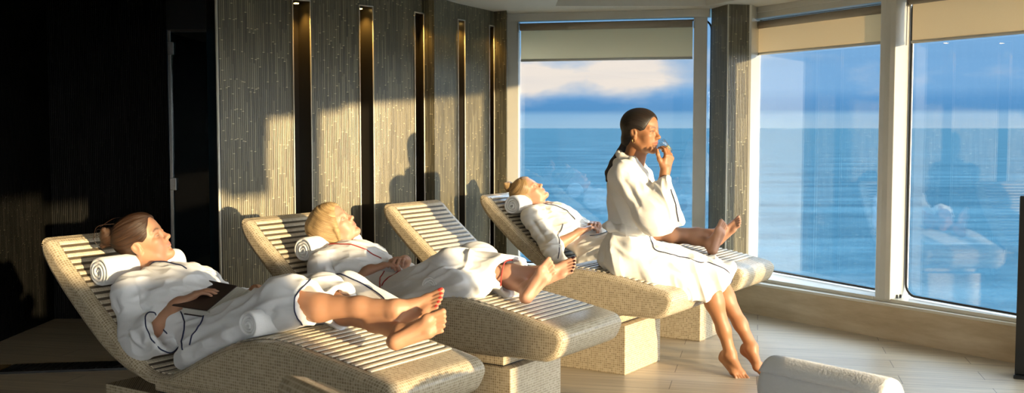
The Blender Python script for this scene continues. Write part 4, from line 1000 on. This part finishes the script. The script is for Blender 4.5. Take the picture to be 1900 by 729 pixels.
m.prism([(-3.35,-4.75),(4.6,-4.75),(4.6,8.7),(-3.35,8.7)],zc+.16,zc+.2,0)
tag(m.build('ceiling',[M['ceil'],M['ceil_in']]),kind='structure')

# ---- windows
def window(n,A,B,z0=.25,z1=2.10,depth=.20,frame=.045,open_mat='frame_lit',blind=1.81,near_reveal=None,visible=True):
    """A left end, B right end of the glass line as seen from the room; the room lies to the right of A->B ... """
    A=Vector(A);B=Vector(B);d=(B-A).normalized();nrm=Vector((d.y,-d.x))   # towards the room
    root=empty('window_%d'%n,(A.x,A.y,0),math.atan2(d.y,d.x)); tag(root,kind='structure'); L=(B-A).length
    # local x along glass, local -y towards the room
    m=MB(); m.box((L/2,0,(z0+z1)/2),(L/2,.005,(z1-z0)/2)); m.build('pane',M['glass'],root)
    g=MB(); w=.008
    def ring(mb,x0,x1,za,zb,r,rad=.05):
        pts=[]
        for cx,cz,a0 in ((x1-rad,zb-rad,0),(x0+rad,zb-rad,90),(x0+rad,za+rad,180),(x1-rad,za+rad,270)):
            for k in range(6): a=R(a0+k*18); pts.append((cx+rad*math.cos(a),-.012,cz+rad*math.sin(a)))
        mb.tube(pts+[pts[0]],r,6)
    ring(g,.012,L-.012,z0+.012,z1-.012,w,.07); g.build('gasket',M['gasket'],root)
    return root,L
# glass lines
W1=((-.02,8.305),(1.475,7.93)); W2=((1.80,7.96),(2.405,6.77)); W3=((2.455,6.645),(3.13,5.35))
window(1,*W1); window(2,*W2); window(3,*W3)
def local_to(A,B):
    A=Vector(A);B=Vector(B);d=(B-A).normalized();n=Vector((d.y,-d.x)); return lambda x,y: (A.x+d.x*x+n.x*y,A.y+d.y*x+n.y*y)
def post(name,A,B,x0,x1,y0,y1,z0,z1,mat,bev=.004,mm=None):
    f=local_to(A,B); m=MB(); m.prism([f(x0,y0),f(x1,y0),f(x1,y1),f(x0,y1)],z0,z1); o=m.build(name,mat,None,bev); return tag(o,kind='structure')
# window 1 surround
post('trim_7',*W1,-.03,.085,.0,.055,.0,2.11,M['frame'])          # left jamb
post('trim_8',*W1,1.405,1.50,.0,.055,.0,2.11,M['frame'])         # right jamb
post('trim_9',*W1,-.06,1.52,-.02,.07,2.105,Hc,M['frame'])        # head
post('trim_10',*W1,-.03,1.50,-.03,.06,.0,.25,M['frame'])         # bottom rail
# pillar between windows 1 and 2
m=MB(); m.prism([(1.455,7.90),(1.515,7.60),(1.665,7.63),(1.66,7.95)],0,Hc)
vsP=[];fsP=[];uvP=[]
pp=[(1.455,7.90),(1.517,7.60),(1.675,7.64),(1.70,7.98)]; s=0
for i in range(3):
    a,b=pp[i],pp[i+1];L=math.hypot(b[0]-a[0],b[1]-a[1]);o=len(vsP);vsP+=[(*a,0),(*b,0),(*b,Hc),(*a,Hc)];fsP.append((o,o+1,o+2,o+3));uvP+=[(s,0),(s+L,0),(s+L,Hc),(s,Hc)];s+=L
o=len(vsP);vsP+=[(*pp[3],0),(*pp[0],0),(*pp[0],Hc),(*pp[3],Hc)];fsP.append((o,o+1,o+2,o+3));uvP+=[(0,0),(.3,0),(.3,2),(0,2)]
tag(mesh_obj('wall_pillar',vsP,fsP,M['reed'],None,False,None,uvP),kind='structure')
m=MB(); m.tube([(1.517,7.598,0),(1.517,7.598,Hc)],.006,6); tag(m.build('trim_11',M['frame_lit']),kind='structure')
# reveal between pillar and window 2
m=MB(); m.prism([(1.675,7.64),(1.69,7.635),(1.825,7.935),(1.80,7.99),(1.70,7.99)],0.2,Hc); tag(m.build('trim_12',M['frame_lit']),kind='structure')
# mullion between 2 and 3 (rounded front, flat return towards the camera)
f=local_to((2.40,6.78),(2.46,6.635))
m=MB(); pts=[]
fx=local_to(*W2)
base=[fx(1.325,-.02),fx(1.325,.10),fx(1.335,.135),fx(1.36,.155),fx(1.40,.163),fx(1.44,.160),fx(1.470,.148),fx(1.470,.02),fx(1.45,-.03)]
m.prism(base,.235,Hc); tag(m.build('trim_13',M['frame'],None,.003),kind='structure')
m=MB()
for k in (0,1):
    q=fx(1.474,.06+.03*k); m.box((q[0],q[1],.255),(.004,.004,.012))
tag(m.build('trim_14',M['gasket']),kind='structure')
# heads above windows 2 and 3
def head_rail(name,W,x0,x1):
    f=local_to(*W); m=MB(); m.prism([f(x0,-.03),f(x1,-.03),f(x1,.10),f(x0,.10)][::-1],2.085,Hc); m.prism([f(x0,.10),f(x1,.10),f(x1,.115),f(x0,.115)][::-1],2.125,Hc); tag(m.build(name,[M['frame']],None,.003),kind='structure')
head_rail('trim_15',W2,-.05,1.34); head_rail('trim_16',W3,-.0,1.45)
# plinth and ledges under windows 2-3
PL=[(1.47,7.80),(1.69,7.45),(2.235,6.66),(2.78,5.87),(3.5,4.85)]
OUT=[(1.55,8.1),(1.83,8.02),(2.45,6.85),(3.06,5.75),(3.75,4.85)]
def ribbon(name,P,Q,z0,z1,mat,bev=0):
    m=MB()
    for i in range(len(P)-1): m.prism([P[i],P[i+1],Q[i+1],Q[i]],z0,z1)
    return tag(m.build(name,mat,None,bev),kind='structure')
def lerp2(P,Q,t): return [(p[0]+(q[0]-p[0])*t,p[1]+(q[1]-p[1])*t) for p,q in zip(P,Q)]
ribbon('trim_17',PL,OUT,0,.205,M['stone']); 
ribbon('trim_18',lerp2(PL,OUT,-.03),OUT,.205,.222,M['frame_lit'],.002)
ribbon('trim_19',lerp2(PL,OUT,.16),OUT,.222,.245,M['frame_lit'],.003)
# dark post at the right edge of the view
m=MB(); m.prism([(2.615,5.52),(2.74,5.44),(2.80,5.55),(2.70,5.62)],0.02,.95); 
m.prism([(2.60,5.50),(2.75,5.42),(2.82,5.55),(2.70,5.65)],0,.02)
o=m.build('post',M['dark'],None,.004); o['label']='black post standing at the right edge beside the window ledge'; o['category']='post'

window(31,(2.6,-4.62),(-2.6,-4.62),.6,2.0)  # unseen window behind the camera, added to let in fill light
# blinds
def blind(W,x0,x1,zb,zt,off,label,pos=None):
    A=Vector(W[0]);B=Vector(W[1]);d=(B-A).normalized(); root=empty('roller_blind',(A.x,A.y,0),math.atan2(d.y,d.x)); tag(root,label,'blind','beige roller blinds')
    m=MB(); m.box(((x0+x1)/2,-off,(zb+zt)/2),((x1-x0)/2,.0012,(zt-zb)/2)); m.build('fabric',M['blind'],root)
    m=MB(); m.tube([(x0,-off,zb),(x1,-off,zb)],.010,10); m.build('hem_bar',M['frame'],root)
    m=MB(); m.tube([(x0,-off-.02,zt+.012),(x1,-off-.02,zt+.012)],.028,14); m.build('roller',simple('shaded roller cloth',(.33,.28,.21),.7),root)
    for x in (x0-.012,x1+.012):
        m=MB(); m.box((x,-off-.02,zt+.008),(.005,.022,.034)); m.build('bracket',M['metal'],root,.004)
    m=MB(); m.tube([(x0-.016,-off-.03,zt),(x0-.018,-off-.03,zb-.02)],.0025,6); m.build('pull_cord',M['frame'],root)
    return root
blind(W1,.10,1.395,1.812,2.05,.035,'beige roller blind on the window behind the woman with the drink')
blind(W2,.04,1.31,1.835,2.03,.05,'sunlit beige roller blind on the window just right of the tiled pillar')
blind(W3,.05,1.40,1.82,2.06,.05,'sunlit beige roller blind on the rightmost window, top right corner')

# unseen window wall round behind the camera, sills and heads shaped to steer sun and shade
S=[(3.13,5.35),(3.62,4.35),(3.62,4.28),(3.90,3.0)]
def ext(name,a,b,z0,z1,mat=M['frame'],t=.16):
    m=MB(); m.slab(a,b,t,z0,z1,1); tag(m.build(name,mat),kind='structure')
k=20
SW=[(3.13,5.35),(3.45,4.7),(3.72,3.85),(3.88,2.8),(3.90,2.2),(3.92,1.0),(3.92,-1.25),(3.92,-4.4),(3.92,-4.7)]
def swp(y):
    ys=[p[1] for p in SW][::-1]; xs=[p[0] for p in SW][::-1]; return (float(np.interp(y,ys,xs)),y)
OPEN=[(5.25,4.25,.25,1.97),(4.11,3.48,.25,1.97),(3.38,1.65,.25,1.96),(1.65,1.43,.95,1.93),(1.27,.936,.95,1.92),(.936,.73,.95,1.48),(.73,.60,.25,1.48),(.60,.12,1.19,1.52),(.12,-.86,.25,1.60),(-.86,-4.1,1.28,1.60)]
cur=5.35; nt=20
def seg(y0,y1,z0,z1,mat=None):
    global nt
    n=max(1,int(abs(y0-y1)/.4)); m=MB()
    for k in range(n):
        a=swp(y0+(y1-y0)*k/n);b=swp(y0+(y1-y0)*(k+1)/n); m.slab(a,b,.05,z0,z1,1)
    tag(m.build('trim_%d'%nt,mat or M['frame']),kind='structure'); nt+=1
for nw,(a,b,zs,zh) in enumerate(OPEN,4):
    if cur-a>.01: seg(cur,a,0,Hc)
    seg(a,b,0,zs,M['stone']); seg(a,b,zh,Hc); cur=b
seg(cur,-4.7,0,Hc)

for nw,(a,b) in enumerate([(5.25,4.25),(4.11,3.48),(3.38,1.43),(1.27,-.86),(-.86,-4.1)],4): window(nw,swp(a),swp(b),.25,1.97)


# ---- sea and sky
m=MB(); m.box((0,15000,-14),(30000,16000,.5)); o=m.build('sea',M['sea']); tag(o,kind='structure')
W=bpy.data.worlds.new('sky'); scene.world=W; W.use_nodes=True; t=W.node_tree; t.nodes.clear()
class WT(NT):
    def __init__(s,t): s.t=t
wt=WT(t); out=t.nodes.new('ShaderNodeOutputWorld'); bg=t.nodes.new('ShaderNodeBackground'); t.links.new(bg.outputs[0],out.inputs[0])
gen=t.nodes.new('ShaderNodeTexCoord').outputs['Generated']; x,y,z=wt.xyz(gen)
el=z
az=wt.math('ARCTAN2',x,y)
base=wt.ramp(wt.math('MULTIPLY',el,8.0),[(0,(.36,.58,.78)),(.09,(.28,.51,.76)),(.13,(.11,.32,.62)),(.2,(.12,.34,.66)),(.28,(.20,.44,.76)),(1,(.24,.47,.78))])
cv=wt.comb(wt.math('MULTIPLY',az,7),wt.math('MULTIPLY',el,17),3.1)
n=wt.noise(cv,1.5,7,.56)
# a bright cumulus bank ahead of the bow, thinning out to the right
def blob(a0,w,e0,h): 
    p=wt.math('POWER',wt.math('DIVIDE',wt.math('SUBTRACT',az,a0),w),2); q=wt.math('POWER',wt.math('DIVIDE',wt.math('SUBTRACT',el,e0),h),2)
    return wt.math('EXPONENT',wt.math('MULTIPLY',wt.math('ADD',p,q),-1))
bk=wt.math('ADD',wt.math('ADD',blob(.115,.11,.050,.026),wt.math('MULTIPLY',blob(.0,.04,.04,.022),.7)),wt.math('ADD',wt.math('MULTIPLY',blob(.25,.05,.066,.008),.5),wt.math('MULTIPLY',blob(.33,.12,.045,.018),.28)))
f=wt.math('MULTIPLY_ADD',wt.math('SUBTRACT',n,.5),2.6,wt.math('MULTIPLY_ADD',bk,1.55,-.45),clamp=True)
col=wt.mix(f,base,wt.ramp(f,[(.0,(.38,.56,.80)),(.5,(.66,.70,.76)),(1,(.98,.86,.76))]))
n2=wt.noise(wt.comb(wt.math('MULTIPLY',az,3),wt.math('MULTIPLY',el,40),9),1.4,4,.5)
col=wt.mix(wt.math('MULTIPLY',wt.math('SUBTRACT',n2,.5,clamp=True),.8),col,(.12,.30,.56,1))
# towards the low sun the sky is far brighter and warm; overhead it is a brighter blue than at the dark horizon
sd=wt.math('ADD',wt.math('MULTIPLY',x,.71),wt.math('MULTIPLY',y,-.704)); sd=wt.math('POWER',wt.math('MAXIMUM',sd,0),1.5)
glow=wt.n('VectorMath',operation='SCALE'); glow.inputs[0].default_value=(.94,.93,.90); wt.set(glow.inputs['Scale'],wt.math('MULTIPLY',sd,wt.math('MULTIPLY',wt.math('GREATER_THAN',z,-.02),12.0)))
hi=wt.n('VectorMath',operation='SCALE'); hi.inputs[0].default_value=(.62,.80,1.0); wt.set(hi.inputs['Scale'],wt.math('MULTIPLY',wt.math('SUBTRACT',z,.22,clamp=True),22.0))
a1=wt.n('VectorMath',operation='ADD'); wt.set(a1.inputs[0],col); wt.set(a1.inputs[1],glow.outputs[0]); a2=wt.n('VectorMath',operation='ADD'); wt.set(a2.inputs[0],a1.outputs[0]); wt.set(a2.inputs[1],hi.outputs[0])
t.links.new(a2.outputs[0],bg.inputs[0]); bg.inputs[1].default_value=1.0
# sun
sl=bpy.data.lights.new('sun','SUN'); sl.energy=11.0; sl.color=(1,.74,.42); sl.angle=R(.6)
so=bpy.data.objects.new('sun',sl); COL.objects.link(so)
el_=R(4.3); dirn=Vector((SUNH.x*math.cos(el_),SUNH.y*math.cos(el_),math.sin(el_))).normalized()
so.rotation_euler=dirn.to_track_quat('Z','Y').to_euler(); so.location=(3,-3,3)


# ------------------------------------------------------------------ camera
cam=bpy.data.cameras.new('camera'); co=bpy.data.objects.new('camera',cam); COL.objects.link(co)
co.location=(0,0,CAM_H); co.rotation_euler=(math.pi/2-PITCH,0,0)
cam.sensor_width=36; cam.lens=FPX/1900*36; cam.clip_end=60000; cam.clip_start=.05
cam.dof.use_dof=True; cam.dof.focus_distance=5.2; cam.dof.aperture_fstop=5.6
scene.camera=co
vs_=scene.view_settings; vs_.view_transform='Standard'; vs_.look='None'; vs_.gamma=1; vs_.use_curve_mapping=False; vs_.exposure=0.18
